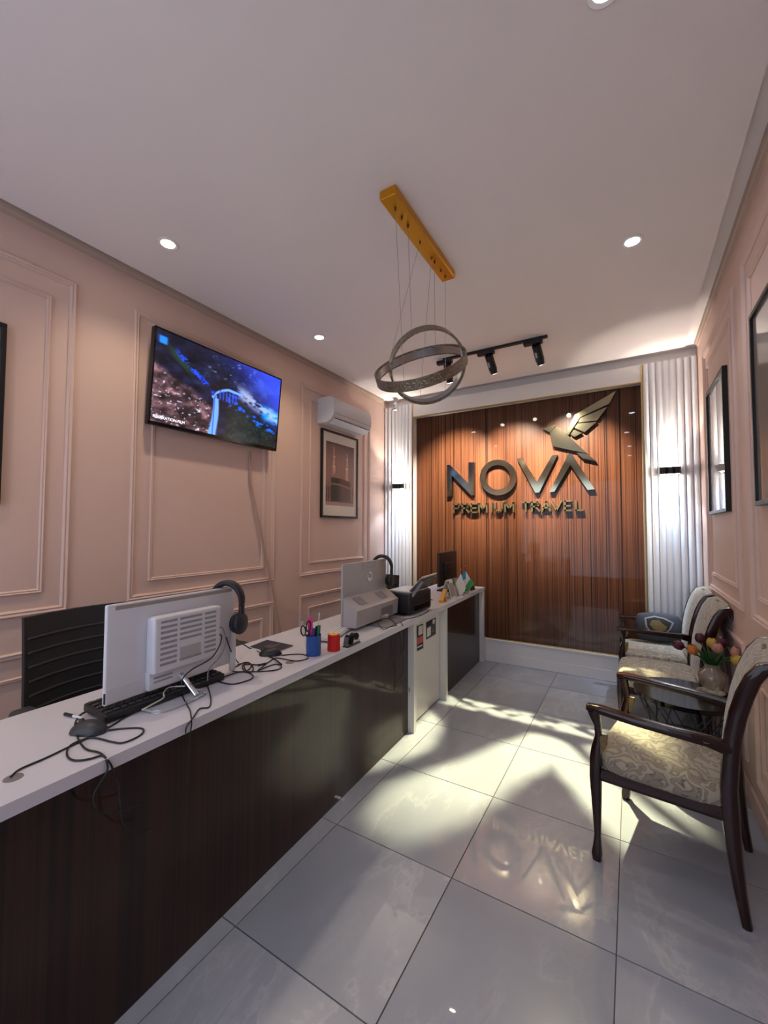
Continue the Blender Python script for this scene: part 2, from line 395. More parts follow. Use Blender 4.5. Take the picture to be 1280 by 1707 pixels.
# mouldings: rectangular frames of small ridged profile on the side walls
def moulding(n, wallx, sgn, y0, y1, z0, z1, w=.034, d=.016):
    m = MB()
    prof = [(0, 0), (0, d*.55), (w*.22, d), (w*.5, d*.62), (w*.72, d*.8), (w, d*.3), (w, 0)]
    rings = []
    for cy, cz, sy, sz in ((y0, z0, 1, 1), (y1, z0, -1, 1), (y1, z1, -1, -1), (y0, z1, 1, -1)):
        rings.append([(wallx+sgn*h, cy+sy*o, cz+sz*o) for o, h in prof])
    m.loft(rings, closed=True)
    return struct(m.build('trim_%d' % n, 'wall', smooth=0))
tn = 1
for wx, sg, spans in ((XL, 1, ((-.15, 1.058), (1.375, 2.585), (2.917, 4.112))), (XR, -1, ((-.1, 1.23), (1.55, 2.76), (2.99, 4.094)))):
    for y0, y1 in spans:
        moulding(tn, wx, sg, y0, y1, 1.003, 2.845); tn += 1
        moulding(tn, wx, sg, y0+.125, y1-.115, 1.115, 2.715, .022, .012); tn += 1
        moulding(tn, wx, sg, y0, y1, .19, .825); tn += 1
        moulding(tn, wx, sg, y0+.125, y1-.115, .30, .70, .022, .012); tn += 1
# cornice strip inside the ceiling recess, and the box cornice over the back wall
for wx, sg in ((XL, 1), (XR, -1)):
    m = MB(); prof = [(0, -.004), (.010, -.004), (.016, .010), (.024, .014), (.028, .030), (.028, .046), (0, .046)]
    m.loft([[(wx+sg*a, y, H+b) for a, b in prof] for y in (YF, 4.40)])
    struct(m.build('trim_%d' % tn, 'cornice', smooth=0)); tn += 1
# back wall: fluted side panels, recessed zebra wood panel, white header and base
WX0, WX1 = -2.265, .10
o = sbox('wood_panel', 'zebra', (WX0, WX1, YB-.012, YB, .245, 2.9), wall_b); o['label'] = 'glossy striped dark and orange wood panel'
sbox('header_panel', 'white', (WX0, WX1, FL, YB, 2.822, 2.985), wall_b)
sbox('side_return', 'white', (WX0-.012, WX0, FL+.004, YB, .25, 2.985), wall_b)
sbox('side_return', 'white', (WX1, WX1+.012, FL+.004, YB, .25, 2.985), wall_b)
for b in ((WX0-.012, WX0, FL-.006, FL+.004, .25, 2.98), (WX1, WX1+.012, FL-.006, FL+.004, .25, 2.98), (WX0, WX1, FL-.006, FL+.012, 2.812, 2.824), (WX0, WX1, YB-.02, YB-.012, .247, .258)):
    sbox('gold_trim', 'gold_trim', b, wall_b)
def fluted(x0, x1, n):
    sbox('flute_backing', 'flute', (x0, x1, FL+.03, YB, 0, 2.985), wall_b)
    p = (x1-x0)/n
    me = None
    for k in range(n):
        if me is None:
            m = MB(); pr = [(-p/2, .032)]+[(-math.cos(math.pi*i/10)*p*.46, .03-.03*math.sin(math.pi*i/10)) for i in range(11)]+[(p/2, .032)]
            m.loft([[(a, b, z) for a, b in pr] for z in (0.0, 2.985)]); o = m.build('flute', 'flute', wall_b, smooth=40); me = o.data
        else:
            o = bpy.data.objects.new('flute', me); C.objects.link(o); o.parent = wall_b
        o.location = (x0+p*(k+.5), FL, 0)
fluted(XL, WX0-.012, 8); fluted(WX1+.012, XR, 8)
m = MB(); m.box(WX0, WX1, 4.535, YB, 0, .105, .003); m.box(WX0, WX1, 4.545, YB, .1, .232); m.box(WX0, WX1, 4.528, YB, .230, .248, .003)
struct(m.build('baseboard_back', 'white'))
m = MB(); m.box(XR-.015, XR, YF, FL, 0, .10, .003); struct(m.build('baseboard_right', 'wall'))
m = MB(); m.box(XL, XL+.015, YF, FL, 0, .10, .003); struct(m.build('baseboard_left', 'wall'))

# ================================================================== CEILING THINGS
def downlight(x, y, cool, label, power):
    t = thing('ceiling_downlight', label, 'ceiling light', (x, y, H), 0, 'recessed ceiling downlights')
    MB().lathe([(.036, .001), (.036, -.004), (.05, -.006), (.056, -.001), (.056, .002)], n=28).build('trim_ring', 'white', t)
    MB().lathe([(.001, -.0025), (.0355, -.0025), (.0355, .001)], n=28).build('lens', 'lamp_cool' if cool else 'lamp_on', t)
    light('SPOT', 'downlight_beam', (x, y, H-.012), (x, y, 0), power, COOL if cool else WARM, spot_size=R(124), spot_blend=.9, shadow_soft_size=.035)
downlight(-2.19, 1.292, 0, 'warm recessed ceiling downlight nearest the television, left of the gold canopy', 17)
downlight(-2.195, 2.598, 0, 'small warm ceiling downlight above the air conditioner side of the room', 16)
downlight(.034, 2.597, 1, 'cool white ceiling downlight on the right, beyond the gold canopy', 9)
downlight(-.036, 1.31, 1, 'ceiling downlight cut by the top edge of the picture', 5)
for x_, y_, c_, l_ in ((-2.19, -.02, 0, 'warm ceiling downlight behind the camera over the counter side'), (.0, -.02, 1, 'cool ceiling downlight behind the camera over the aisle'), (-2.19, -1.2, 0, 'warm ceiling downlight by the shop window, counter side'), (.0, -1.2, 1, 'cool ceiling downlight by the shop window, aisle side')):
    downlight(x_, y_, c_, l_, 5 if c_ else 19)

# ring chandelier
CX, CY_ = -.945, 1.97
t = thing('ring_chandelier', 'pendant chandelier of two crossed crystal rings hung from a long gold canopy', 'chandelier', (CX, CY_, 3.0))
MB().box(-.043, .043, -.375, .375, .0, .046, .003).build('canopy', 'canopy', t)
RC = Vector((0, 0, -.675))
def ringband(name, c, nrm, r, w, th=.008):
    nrm = Vector(nrm).normalized(); a = nrm.orthogonal().normalized(); b = nrm.cross(a); m = MB(); rings = []
    for k in range(72):
        q = 2*math.pi*k/72; rad = a*math.cos(q)+b*math.sin(q)
        rings.append([c+rad*(r-th)+nrm*(-w/2), c+rad*(r)+nrm*(-w/2), c+rad*r+nrm*(w/2), c+rad*(r-th)+nrm*(w/2)])
    m.loft(rings, closed=True); o = m.build(name, 'lattice', t, smooth=40)
    m = MB(); rings = []
    for k in range(72):
        q = 2*math.pi*k/72; rad = a*math.cos(q)+b*math.sin(q)
        rings.append([c+rad*(r-th-.004)+nrm*(-w*.35), c+rad*(r-th)+nrm*(-w*.35), c+rad*(r-th)+nrm*(w*.35), c+rad*(r-th-.004)+nrm*(w*.35)])
    m.loft(rings, closed=True).build('inner_band', 'steel', o, smooth=40)
    return nrm, a, b
vdir = (CAM-Vector((CX, CY_, 2.325))).normalized(); vr = Vector((0, 0, 1)).cross(vdir).normalized(); vu = vdir.cross(vr)
n1 = (vu*.93+vdir*.30+vr*-.22).normalized(); n2 = (vdir*.88-vu*.36+vr*.2).normalized()
ringband('large_ring', RC+vr*-.012, n1, .25, .056); ringband('small_ring', RC+vr*.025, n2, .205, .062)
def ring_top(c, n_, r_, w, y):
    a_ = n_.orthogonal().normalized(); b_ = n_.cross(a_); up_ = n_*w/2*(1 if n_.z > 0 else -1)
    pts = [c+(a_*math.cos(q)+b_*math.sin(q))*(r_-.004)+up_ for q in [2*math.pi*i/90 for i in range(90)]]
    return min(pts, key=lambda p_: math.hypot(p_.x*.6, p_.y-y)-.15*p_.z)
for yy, c_, n_, r_, w_ in ((-.30, RC+vr*-.012, n1, .25, .05), (-.17, RC+vr*.025, n2, .205, .062), (-.03, RC+vr*-.012, n1, .25, .05), (.12, RC+vr*.025, n2, .205, .062), (.16, RC+vr*-.012, n1, .25, .05), (.32, RC+vr*.025, n2, .205, .062)):
    MB().tube([(0, yy, 0), tuple(ring_top(c_, n_, r_, w_, yy*.8))], .0012, 5, 1).build('wire', 'steel', t)
for yy in (-.30, -.235, -.17, -.03, .12, .16, .25, .32):
    MB().cyl((0, yy, .001), (0, yy, -.014), .006, .004, 10).build('grip', 'brass_dark', t)

# track light
TY = 3.53
t = thing('track_light', 'black ceiling track carrying three cylinder spotlights', 'track light', (-1.02, TY, H))
MB().box(-.46, .46, -.017, .017, -.018, 0, .002).build('track', 'black', t)
heads = []
for k, hx in enumerate((-.42, -.03, .37)):
    a = MB().box(hx-.10, hx+.05, -.022, .022, -.052, -.018, .003).build('adapter', 'black', t)
    top = Vector((hx, .0, -.062)); d = Vector((.10, .62, -.72)).normalized() if k else Vector((-.05, .5, -.8)).normalized()
    h = MB().cyl((hx, 0, -.045), tuple(top+d*.02), .006, .006, 10).build('arm', 'black', t)
    b = MB().cyl(tuple(top), tuple(top+d*.135), .036, .036, 24)
    b.cyl(tuple(top+d*.135), tuple(top+d*.165), .032, .031, 24); hd = b.build('lamp_head', 'black', t)
    MB().cyl(tuple(top+d*.1652), tuple(top+d*.167), .026, .026, 20).build('lens', 'spot_lens', hd)
    sw = MB(); s_ = (top+d*.06); sw.X = Matrix.Translation(top+d*.07) @ d.to_track_quat('Z', 'Y').to_matrix().to_4x4(); sw.box(.0, .016, -.0375, -.0345, -.02, .025); sw.build('rating_label', 'silver_pl', hd)
    heads.append(Vector((-1.02, TY, H))+top+d*.18)

# wall wash of the track: three beams at the logo
for p, tx in zip(heads, (-1.75, -1.1, -.45)):
    light('SPOT', 'track_beam', p, (tx, YB, 2.0), 310, (1, .86, .68), spot_size=R(60), spot_blend=.9, shadow_soft_size=.022)

# stand-in for track light reflected to the floor by the brass letters: an added spot whose beam is cut to their shapes
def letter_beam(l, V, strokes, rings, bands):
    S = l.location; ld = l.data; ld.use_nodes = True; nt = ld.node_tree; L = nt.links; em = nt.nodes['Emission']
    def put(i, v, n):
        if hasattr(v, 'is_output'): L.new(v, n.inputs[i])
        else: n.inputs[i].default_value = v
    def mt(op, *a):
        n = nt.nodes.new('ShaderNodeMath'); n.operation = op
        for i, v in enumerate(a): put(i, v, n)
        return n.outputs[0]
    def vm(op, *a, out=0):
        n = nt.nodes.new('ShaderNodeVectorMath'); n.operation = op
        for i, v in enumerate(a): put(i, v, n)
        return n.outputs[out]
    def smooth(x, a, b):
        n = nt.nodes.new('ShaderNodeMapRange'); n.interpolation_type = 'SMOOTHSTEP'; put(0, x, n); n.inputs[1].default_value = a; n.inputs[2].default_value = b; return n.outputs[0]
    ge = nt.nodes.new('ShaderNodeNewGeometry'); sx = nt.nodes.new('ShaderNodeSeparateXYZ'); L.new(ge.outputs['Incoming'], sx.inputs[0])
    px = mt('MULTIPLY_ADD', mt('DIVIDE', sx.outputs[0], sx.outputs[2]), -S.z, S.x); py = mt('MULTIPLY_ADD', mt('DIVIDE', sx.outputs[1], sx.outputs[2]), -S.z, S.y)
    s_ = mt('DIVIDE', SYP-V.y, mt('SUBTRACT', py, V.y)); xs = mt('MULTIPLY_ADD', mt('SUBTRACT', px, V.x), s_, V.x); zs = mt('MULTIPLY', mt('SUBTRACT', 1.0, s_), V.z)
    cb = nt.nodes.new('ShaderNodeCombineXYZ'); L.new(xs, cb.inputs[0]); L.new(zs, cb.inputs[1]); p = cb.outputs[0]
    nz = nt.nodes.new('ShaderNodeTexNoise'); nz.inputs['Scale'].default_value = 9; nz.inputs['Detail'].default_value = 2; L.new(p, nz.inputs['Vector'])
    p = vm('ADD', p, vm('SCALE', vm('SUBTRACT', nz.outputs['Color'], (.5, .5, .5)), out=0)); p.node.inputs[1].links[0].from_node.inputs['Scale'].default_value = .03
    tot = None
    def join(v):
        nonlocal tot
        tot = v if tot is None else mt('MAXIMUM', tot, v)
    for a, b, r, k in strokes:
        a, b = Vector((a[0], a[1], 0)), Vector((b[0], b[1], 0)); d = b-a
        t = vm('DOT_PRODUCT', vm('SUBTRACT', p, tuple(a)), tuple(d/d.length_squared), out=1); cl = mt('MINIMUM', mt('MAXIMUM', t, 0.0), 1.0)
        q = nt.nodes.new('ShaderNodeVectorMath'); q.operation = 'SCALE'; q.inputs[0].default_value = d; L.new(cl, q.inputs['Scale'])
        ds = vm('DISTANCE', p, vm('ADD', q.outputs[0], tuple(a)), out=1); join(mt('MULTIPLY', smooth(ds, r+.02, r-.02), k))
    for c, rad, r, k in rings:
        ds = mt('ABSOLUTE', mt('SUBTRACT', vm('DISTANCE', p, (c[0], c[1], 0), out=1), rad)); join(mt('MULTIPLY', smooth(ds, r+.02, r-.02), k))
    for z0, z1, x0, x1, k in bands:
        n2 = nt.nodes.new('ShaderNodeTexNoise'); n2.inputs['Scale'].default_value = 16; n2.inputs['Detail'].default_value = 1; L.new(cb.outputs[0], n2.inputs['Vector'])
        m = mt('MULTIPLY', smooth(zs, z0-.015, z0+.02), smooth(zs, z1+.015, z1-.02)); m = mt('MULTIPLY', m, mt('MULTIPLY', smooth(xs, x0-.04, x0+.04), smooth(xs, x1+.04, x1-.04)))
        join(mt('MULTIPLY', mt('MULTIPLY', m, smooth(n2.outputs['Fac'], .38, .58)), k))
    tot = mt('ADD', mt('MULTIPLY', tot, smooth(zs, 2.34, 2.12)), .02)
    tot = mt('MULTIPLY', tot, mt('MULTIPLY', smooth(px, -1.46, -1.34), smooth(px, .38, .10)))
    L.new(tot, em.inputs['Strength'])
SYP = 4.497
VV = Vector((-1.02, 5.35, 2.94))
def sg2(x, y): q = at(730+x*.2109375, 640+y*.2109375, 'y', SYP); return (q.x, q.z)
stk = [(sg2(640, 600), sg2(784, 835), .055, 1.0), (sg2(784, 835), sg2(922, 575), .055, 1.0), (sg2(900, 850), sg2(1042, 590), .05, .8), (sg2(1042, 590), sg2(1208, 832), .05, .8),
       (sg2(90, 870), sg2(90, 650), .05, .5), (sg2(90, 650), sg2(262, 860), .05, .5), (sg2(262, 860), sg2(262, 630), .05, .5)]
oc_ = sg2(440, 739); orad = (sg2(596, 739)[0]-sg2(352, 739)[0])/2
pl = light('SPOT', 'added_letter_spot', heads[2]+Vector((.05, -.10, 0)), (-.6, 2.5, 0), 660, (1.0, .95, .56), spot_size=R(66), spot_blend=.5, shadow_soft_size=.02)  # added spot, not a track head; imitates the letters' reflected light
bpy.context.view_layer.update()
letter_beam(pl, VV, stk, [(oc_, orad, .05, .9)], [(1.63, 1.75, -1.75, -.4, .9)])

# security camera
p = (-2.44, 4.33, H)
t = thing('security_camera', 'small white security camera hanging at the left end of the ceiling', 'camera', p)
MB().lathe([(.03, 0), (.03, -.02), (.02, -.025)], n=20).build('mount', 'silver_pl', t)
MB().cyl((0, 0, -.02), (0, -.005, -.06), .008, .008, 10).build('bracket', 'white_pl', t)
hb = MB(); hb.X = Matrix.Translation((0, -.01, -.105)) @ Matrix.Rotation(R(-20), 4, 'Z'); hb.rbox(0, 0, 0, .055, .05, .095, .018, 4); hd = hb.build('housing', 'white_pl', t)
for (a, z, r) in ((0, .012, .010), (0, -.012, .004), (-.017, -.032, .009), (.017, -.032, .009)):
    e = MB(); e.X = Matrix.Translation((0, -.01, -.105)) @ Matrix.Rotation(R(-20), 4, 'Z'); e.cyl((a, -.0235, z), (a, -.027, z), r, r, 14); e.build('eye', 'black_gloss', hd)

# wall sconces
def sconce(x, label):
    z = 1.975
    t = thing('wall_sconce', label, 'wall lamp', (x, FL, z), 0, 'up and down wall sconces')
    MB().box(-.05, .05, -.022, .0, -.018, .018, .004).build('back_plate', 'black', t)
    for k in (-1, 0, 1):
        b = MB().cyl((k*.05, -.05, -.032), (k*.05, -.05, .032), .028, .028, 20).build('barrel', 'black', t)
        for s in (-1, 1):
            MB().cyl((k*.05, -.05, s*.0322), (k*.05, -.05, s*.0335), .021, .021, 16).build('lens', 'sconce_lens', b)
    for s in (1, -1):
        c_ = SOFT if s > 0 else (.62, .79, 1)
        light('SPOT', 'sconce_beam', (x, FL-.05, z+s*.042), (x, FL-.05, z+s), 14 if s > 0 else 11, c_, spot_size=R(84), spot_blend=.35, shadow_soft_size=.03)
        light('SPOT', 'sconce_throw', (x, FL-.06, z+s*.042), (x, FL-.01, z+s), 16 if s > 0 else 34, c_, spot_size=R(46), spot_blend=.8, shadow_soft_size=.03)
        light('SPOT', 'sconce_glow', (x, FL-.055, z+s*.042), (x, FL+.06, z+s*.5), 2.5, (1, .97, .9), spot_size=R(115), spot_blend=.8, shadow_soft_size=.02)
sconce(.303, 'black wall sconce glowing up and down on the white fluted panel beside the chairs')
sconce(-2.445, 'black wall sconce glowing up and down on the narrow fluted strip beside the air conditioner')

# ================================================================== LEFT WALL THINGS
def painted_grid(name, mat, parent, P00, PU, PV, nu, nv, fn):
    """flat picture: a grid whose vertices carry the printed colour; fn(u, v) -> rgb (sRGB 0..1)"""
    U, V = np.meshgrid(np.linspace(0, 1, nu), np.linspace(0, 1, nv)); col = np.clip(fn(U, V), 0, 1)
    P00, PU, PV = np.array(P00), np.array(PU), np.array(PV)
    pts = P00+U[..., None]*PU+V[..., None]*PV
    idx = np.arange(nu*nv).reshape(nv, nu)
    fs = np.stack([idx[:-1, :-1], idx[:-1, 1:], idx[1:, 1:], idx[1:, :-1]], -1).reshape(-1, 4)
    me = bpy.data.meshes.new(name); me.from_pydata(pts.reshape(-1, 3).tolist(), [], fs.tolist())
    a = me.color_attributes.new('ink', 'FLOAT_COLOR', 'POINT')
    c = np.where(col <= .04045, col/12.92, ((col+.055)/1.055)**2.4).reshape(-1, 3)
    a.data.foreach_set('color', np.concatenate([c, np.ones((len(c), 1))], 1).astype(np.float32).ravel())
    me.materials.append(M[mat]); o = bpy.data.objects.new(name, me); C.objects.link(o); o.parent = parent
    return o
rng = np.random.RandomState(4)
def vnoise(U, V, s, oct=4):
    out = np.zeros_like(U); amp = 1; tot = 0
    for k in range(oct):
        g_ = rng.rand(int(s*2)+4, int(s*2)+4); x, y = U*s, V*s; xi, yi = x.astype(int), y.astype(int); fx, fy = x-xi, y-yi
        fx, fy = fx*fx*(3-2*fx), fy*fy*(3-2*fy)
        out += amp*((g_[yi, xi]*(1-fx)+g_[yi, xi+1]*fx)*(1-fy)+(g_[yi+1, xi]*(1-fx)+g_[yi+1, xi+1]*fx)*fy); tot += amp; amp *= .55; s *= 2
    return out/tot
def tv_picture(U, V):
    n1, n2, n3, n4 = vnoise(U, V, 5), vnoise(U, V, 14, 4), vnoise(U, V, 30, 3), vnoise(U, V, 60, 2)
    def blend(base, c, w): w = np.clip(w, 0, 1)[..., None]; return base*(1-w)+np.array(c)*w
    def sm(e0, e1, x): t = np.clip((x-e0)/(e1-e0), 0, 1); return t*t*(3-2*t)
    c = np.zeros(U.shape+(3,)); c[:] = (.06, .07, .16)
    c += (n2-.5)[..., None]*np.array((.12, .14, .22))*1.6
    c = blend(c, (.62, .66, .80), sm(.70, .86, n3)*sm(.25, .45, U)*sm(.45, .75, V)*.8)
    # hazy blue distance, upper right
    h = sm(.0, .55, U*.95+V*.55-.86)
    c = blend(c, (.18, .28, .86), h*.95); c = blend(c, (.30, .45, .95), h*sm(.5, .8, n1)*.6)
    lake = sm(.0, .08, U-.80)*sm(.0, .1, .62-V+(U-.8)*-.3)*sm(.30, .42, V)
    c = blend(c, (.06, .62, .98), lake*.9)
    c = blend(c, (.55, .80, .95), sm(.55, .75, n3)*sm(.0, .1, .10-abs(V-(.80-.62*(U-.45)*1.15)))*sm(.5, .6, U)*.8)
    # rocky slope, right middle
    c = blend(c, (.62, .68, .80), sm(.45, .6, n2)*sm(0, .12, .14-abs(V-(.62-.55*(U-.62))))*sm(.55, .66, U)*.9)
    # dark conifer forest, lower right
    d = sm(-.02, .08, (.62-.62*(U-.45))-V)*sm(.48, .56, U)
    fc = np.stack([.02+.24*n4*n3, .04+.34*n4*n3, .06+.22*n4*n3], -1); c = c*(1-d[..., None]*.92)+fc*d[..., None]*.92
    c = blend(c, (.05, .32, .95), d*sm(.60, .68, n3)*sm(0, .1, .12-abs(V-(.42-.45*(U-.65))))*.95)
    c = blend(c, (.10, .40, .98), sm(.5, .6, n3)*sm(0, .05, .055-abs(V-(.30-.30*(U-.75))))*sm(.68, .76, U))
    # autumn slope, lower left
    a = sm(-.02, .06, (.66-.75*U)-V)*sm(0, .05, .47-U)
    ac = np.stack([.14+.55*n3, .10+.40*n3, .13+.38*n3], -1); ac = ac*(.35+1.1*np.clip((n2-.3)*1.7, 0, 1)*(.5+n4))[..., None]
    c = c*(1-a[..., None])+ac*a[..., None]
    c = blend(c, (.86, .48, .36), a*sm(.0, .03, .05-np.hypot(U-.26, (V-.50)*.8))); c = blend(c, (.90, .90, .95), a*sm(.72, .80, n4)*.8)
    c = blend(c, (.12, .22, .12), sm(0, .05, .07-abs(V-(.95-1.25*U)))*sm(0, .1, U-.03)*sm(0, .1, .30-U)*.85)
    # violet blue river haze
    b = sm(0, .04, .055-abs(V-(.98-1.15*U)-.05*(n3-.5)))*sm(.10, .18, U)*sm(0, .05, .44-U)*sm(.40, .5, n3)
    c = blend(c, (.10, .28, .96), b)
    c = blend(c, (.10, .25, .92), sm(.55, .62, n3)*sm(0, .1, .10-abs(U-.57))*sm(0, .1, .12-abs(V-.56)))
    c = blend(c, (.12, .5, .95), sm(0, .02, .035-abs(U-.045))*sm(0, .02, .05-abs(V-.90)))
    # viaduct road
    th = np.where(V < .45, .035-.02*V, .012)
    road1 = sm(0, .012, th-abs(U-(.415+.02*np.sin(V*5))))*sm(0, .02, .50-V)
    tt = np.clip((U-.415)/.24, 0, 1); road2 = sm(0, .012, .022-abs(V-(.46+.15*np.sqrt(np.clip(tt*2.2, 0, 1))-.02*tt)))*sm(-.01, .005, U-.40)*sm(0, .03, .66-U)
    c = blend(c, (.42, .64, .98), np.maximum(road1, road2)); c = blend(c, (.16, .30, .80), road1*sm(0, .004, .006-abs(U-.42)))
    pier = ((np.abs((U*38) % 1-.5) < .2)*1.0)*sm(0, .02, .58-V)*sm(0, .05, V-.42)*sm(0, .02, U-.44)*sm(0, .02, .62-U)
    c = blend(c, (.16, .30, .85), pier*.8)
    return c*np.array((1.0, 1.0, 1.05))
TVB, TVT = Vector((-2.60, 1.978, 2.116)), Vector((-2.544, 1.978, 2.733))
tvu = (TVT-TVB).normalized(); hw = .546; tvn = Vector((0, 1, 0)).cross(tvu)
t = thing('television', 'large wall-mounted television showing a blue mountain viaduct scene', 'television', tuple(TVB))
TM = frame_mtx((0, 0, 0), (0, 1, 0), tvu); th_ = (TVT-TVB).length
b = MB(); b.X = TM; b.rbox(0, th_/2, -.02, 2*hw, th_, .04, .004, 2); b.build('housing', 'black', t)
b = MB(); b.X = TM
for q in ((-hw, hw, -.0, .022), (-hw, hw, th_-.011, th_), (-hw, -hw+.011, 0, th_), (hw-.011, hw, 0, th_)): b.box(q[0], q[1], q[2], q[3], -.001, .0035)
b.build('bezel', 'black_gloss', t)
scr = painted_grid('screen', 'screen', t, tuple(TM @ Vector((-hw+.011, .022, .001))), tuple(TM.to_3x3() @ Vector((2*hw-.022, 0, 0))), tuple(TM.to_3x3() @ Vector((0, th_-.033, 0))), 220, 124, tv_picture)
M['caption'] = pm('caption_white', (1, 1, 1), .5, emit=(1, 1, 1), es=.9)
text_mesh('RELAXATION FILM', .026, 'caption', 'caption', TM @ frame_mtx((-hw+.135, .055, .0022), (1, 0, 0), (0, 1, 0)), scr, .0002)
b = MB(); b.box(-.07, .0, -.15, .15, .18, .45); b.build('wall_bracket', 'black', t)
# cable duct below the television
pts = [at(416, 752, 'x', XL+.012), at(418, 805, 'x', XL+.012), at(440, 915, 'x', XL+.02), at(457, 998, 'x', XL+.03), at(468, 1057, 'x', XL+.04)]
tag(MB().tube(pts, .008, 8, 1).build('cable_duct', 'cable_pink', world='origin'), 'thin wall-coloured cable duct slanting down from the television', 'cable duct')
# air conditioner
y0, y1, zb, zt = 3.155, 3.83, 2.51, 2.76
t = thing('air_conditioner', 'white split air conditioner above the framed photograph', 'air conditioner', (XL, (y0+y1)/2, zb))
hy = (y1-y0)/2
pr = [(.001, .0), (.12, -.0), (.185, .035), (.205, .075), (.21, .16), (.195, .235), (.15, .252), (.001, .252)]
MB().loft([[(a, s*hy*q, z) for a, z in pr] for s, q in ((-1, 1), (-1, .985), (1, .985), (1, 1))]).build('body', 'white_pl', t, smooth=50)
fl = MB(); fl.X = Matrix.Translation((.162, 0, .0185)) @ Matrix.Rotation(R(-28), 4, 'Y'); fl.box(-.045, .035, -hy*.9, hy*.9, -.005, .001, .002); fl.build('louvre', 'white_pl', t)
fl = MB(); fl.X = Matrix.Translation((.162, 0, .0185)) @ Matrix.Rotation(R(-28), 4, 'Y'); fl.box(.037, .042, -hy*.9, hy*.9, -.006, .002); fl.build('outlet_slot', 'black', t)
fl = MB(); fl.X = Matrix.Translation((.12, 0, .0)); fl.box(-.03, -.026, -hy*.85, hy*.85, -.003, .0); fl.build('outlet_slot', 'grey_pl', t)
MB().box(.206, .2095, -hy*.97, hy*.97, .082, .0835).build('panel_seam', 'grey_pl', t)

def mosque_print(U, V):
    n = vnoise(U, V, 20, 3); n2 = vnoise(U*3 % 1, V*.2, 30, 2)
    sky = np.stack([.40+.18*(1-V), .30+.16*(1-V), .32+.14*(1-V)], -1); c = sky+(n2-.5)[..., None]*.05
    def put(mask, col): c[mask] = np.array(col)*(.85+.3*n[mask][:, None])
    for cx, top in ((.27, .93), (.74, .88)):
        w = np.where(V < .62, .045, np.where(V < .78, .032, .016)); put((abs(U-cx) < w) & (V < top) & (V > .4), (.78, .62, .56))
        put((abs(U-cx) < .055) & (abs((V-.62)) < .012), (.88, .74, .66)); put((abs(U-cx) < .045) & (abs((V-.78)) < .010), (.88, .74, .66))
    put((V < .38) & (V > .0), (.52, .40, .37)); put((V < .30) & ((U*13 % 1) < .5), (.34, .24, .24))
    put(np.hypot((U-.36)*1.0, (V-.44)*1.4) < .12, (.55, .42, .40)); put(V < .055, (.66, .54, .52))
    top = np.where(U < .48, .445+.0*U, .445-.10*(U-.48)); L_ = (U > .17) & (U < .86)
    put(L_ & (V < top) & (V > .07) & (U < .48), (.09, .08, .08)); put(L_ & (V < top) & (V > .07) & (U >= .48), (.22, .13, .13))
    put(L_ & (abs(V-top+.105) < .014), (.50, .40, .34))
    return c
def framed(name, label, wx, sg, y0, y1, z0, z1, kind):
    t = thing(name, label, 'picture frame', (wx, (y0+y1)/2, z0), 0, 'black framed pictures on the walls')
    w, h = (y1-y0)/2, z1-z0; d = .028; fw = .022
    for q in ((-w, w, 0, fw), (-w, w, h-fw, h), (-w, -w+fw, fw, h-fw), (w-fw, w, fw, h-fw)):
        MB().box(0 if sg > 0 else -d, d if sg > 0 else 0, *q, .002).build('frame_side', 'frame_black', t)
    if kind == 'photo':
        sbox('mat', 'mat_board', (0, sg*.016, -w+fw, w-fw, fw, h-fw), t)
        painted_grid('photo', 'print', t, (sg*.0165, -w+fw+.05, .13), (0, 2*w-2*fw-.10, 0), (0, 0, h-.13-.115), 90, 140, mosque_print)
    else:
        sbox('print', 'mirror_print', (0, sg*.016, -w+fw, w-fw, fw, h-fw), t)
    return t
framed('framed_picture', 'black framed photograph of a dark cube building between two tall towers, under the air conditioner', XL, 1, 3.203, 3.842, 1.567, 2.474, 'photo')
framed('framed_picture', 'black framed picture cut by the left edge of the picture', XL, 1, .118, .757, 1.567, 2.474, 'plain')
framed('framed_picture', 'black framed picture with reflecting glass above the pair of chairs', XR, -1, 3.235, 3.883, 1.567, 2.474, 'plain')
framed('framed_picture', 'black framed picture with reflecting glass cut by the right edge of the picture', XR, -1, 1.905, 2.555, 1.567, 2.474, 'plain')

# ================================================================== LOGO SIGN
SY = 4.497; SD = .045
t = thing('wall_sign', 'large polished brass sign reading NOVA PREMIUM TRAVEL with a flying bird, on the wood panel', 'sign', (-1.08, SY, 1.6))
def sgn(pts, ox, oy, sc): return [tuple(at(ox+x*sc, oy+y*sc, 'y', SY)) for x, y in pts]
def plate(name, poly, lab=None):
    o = MB().prism(poly, (0, SD, 0)).build(name, 'brass', t, world=True, smooth=0)
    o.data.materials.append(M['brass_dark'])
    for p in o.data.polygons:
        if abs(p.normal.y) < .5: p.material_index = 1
    if lab: o['label'] = lab
    return o
k = .2109375
plate('letter_n', sgn([(70, 640), (92, 640), (240, 792), (240, 620), (284, 618), (283, 880), (262, 880), (108, 722), (108, 886), (72, 889)], 730, 640, k))
ro, ri = [], []
for i in range(48):
    q = 2*math.pi*i/48; ro.append((474+144*math.cos(q), 739+141*math.sin(q))); ri.append((471+99*math.cos(q), 738+97*math.sin(q)))
o_, i_ = sgn(ro, 730, 640, k), sgn(ri, 730, 640, k); m = MB(); n = 48; dv = Vector((0, SD, 0))
m.loft([[Vector(o_[j]), Vector(i_[j]), Vector(i_[j])+dv, Vector(o_[j])+dv] for j in range(n)], closed=True)
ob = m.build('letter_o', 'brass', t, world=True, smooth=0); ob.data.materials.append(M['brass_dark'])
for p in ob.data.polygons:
    if abs(p.normal.y) < .5: p.material_index = 1
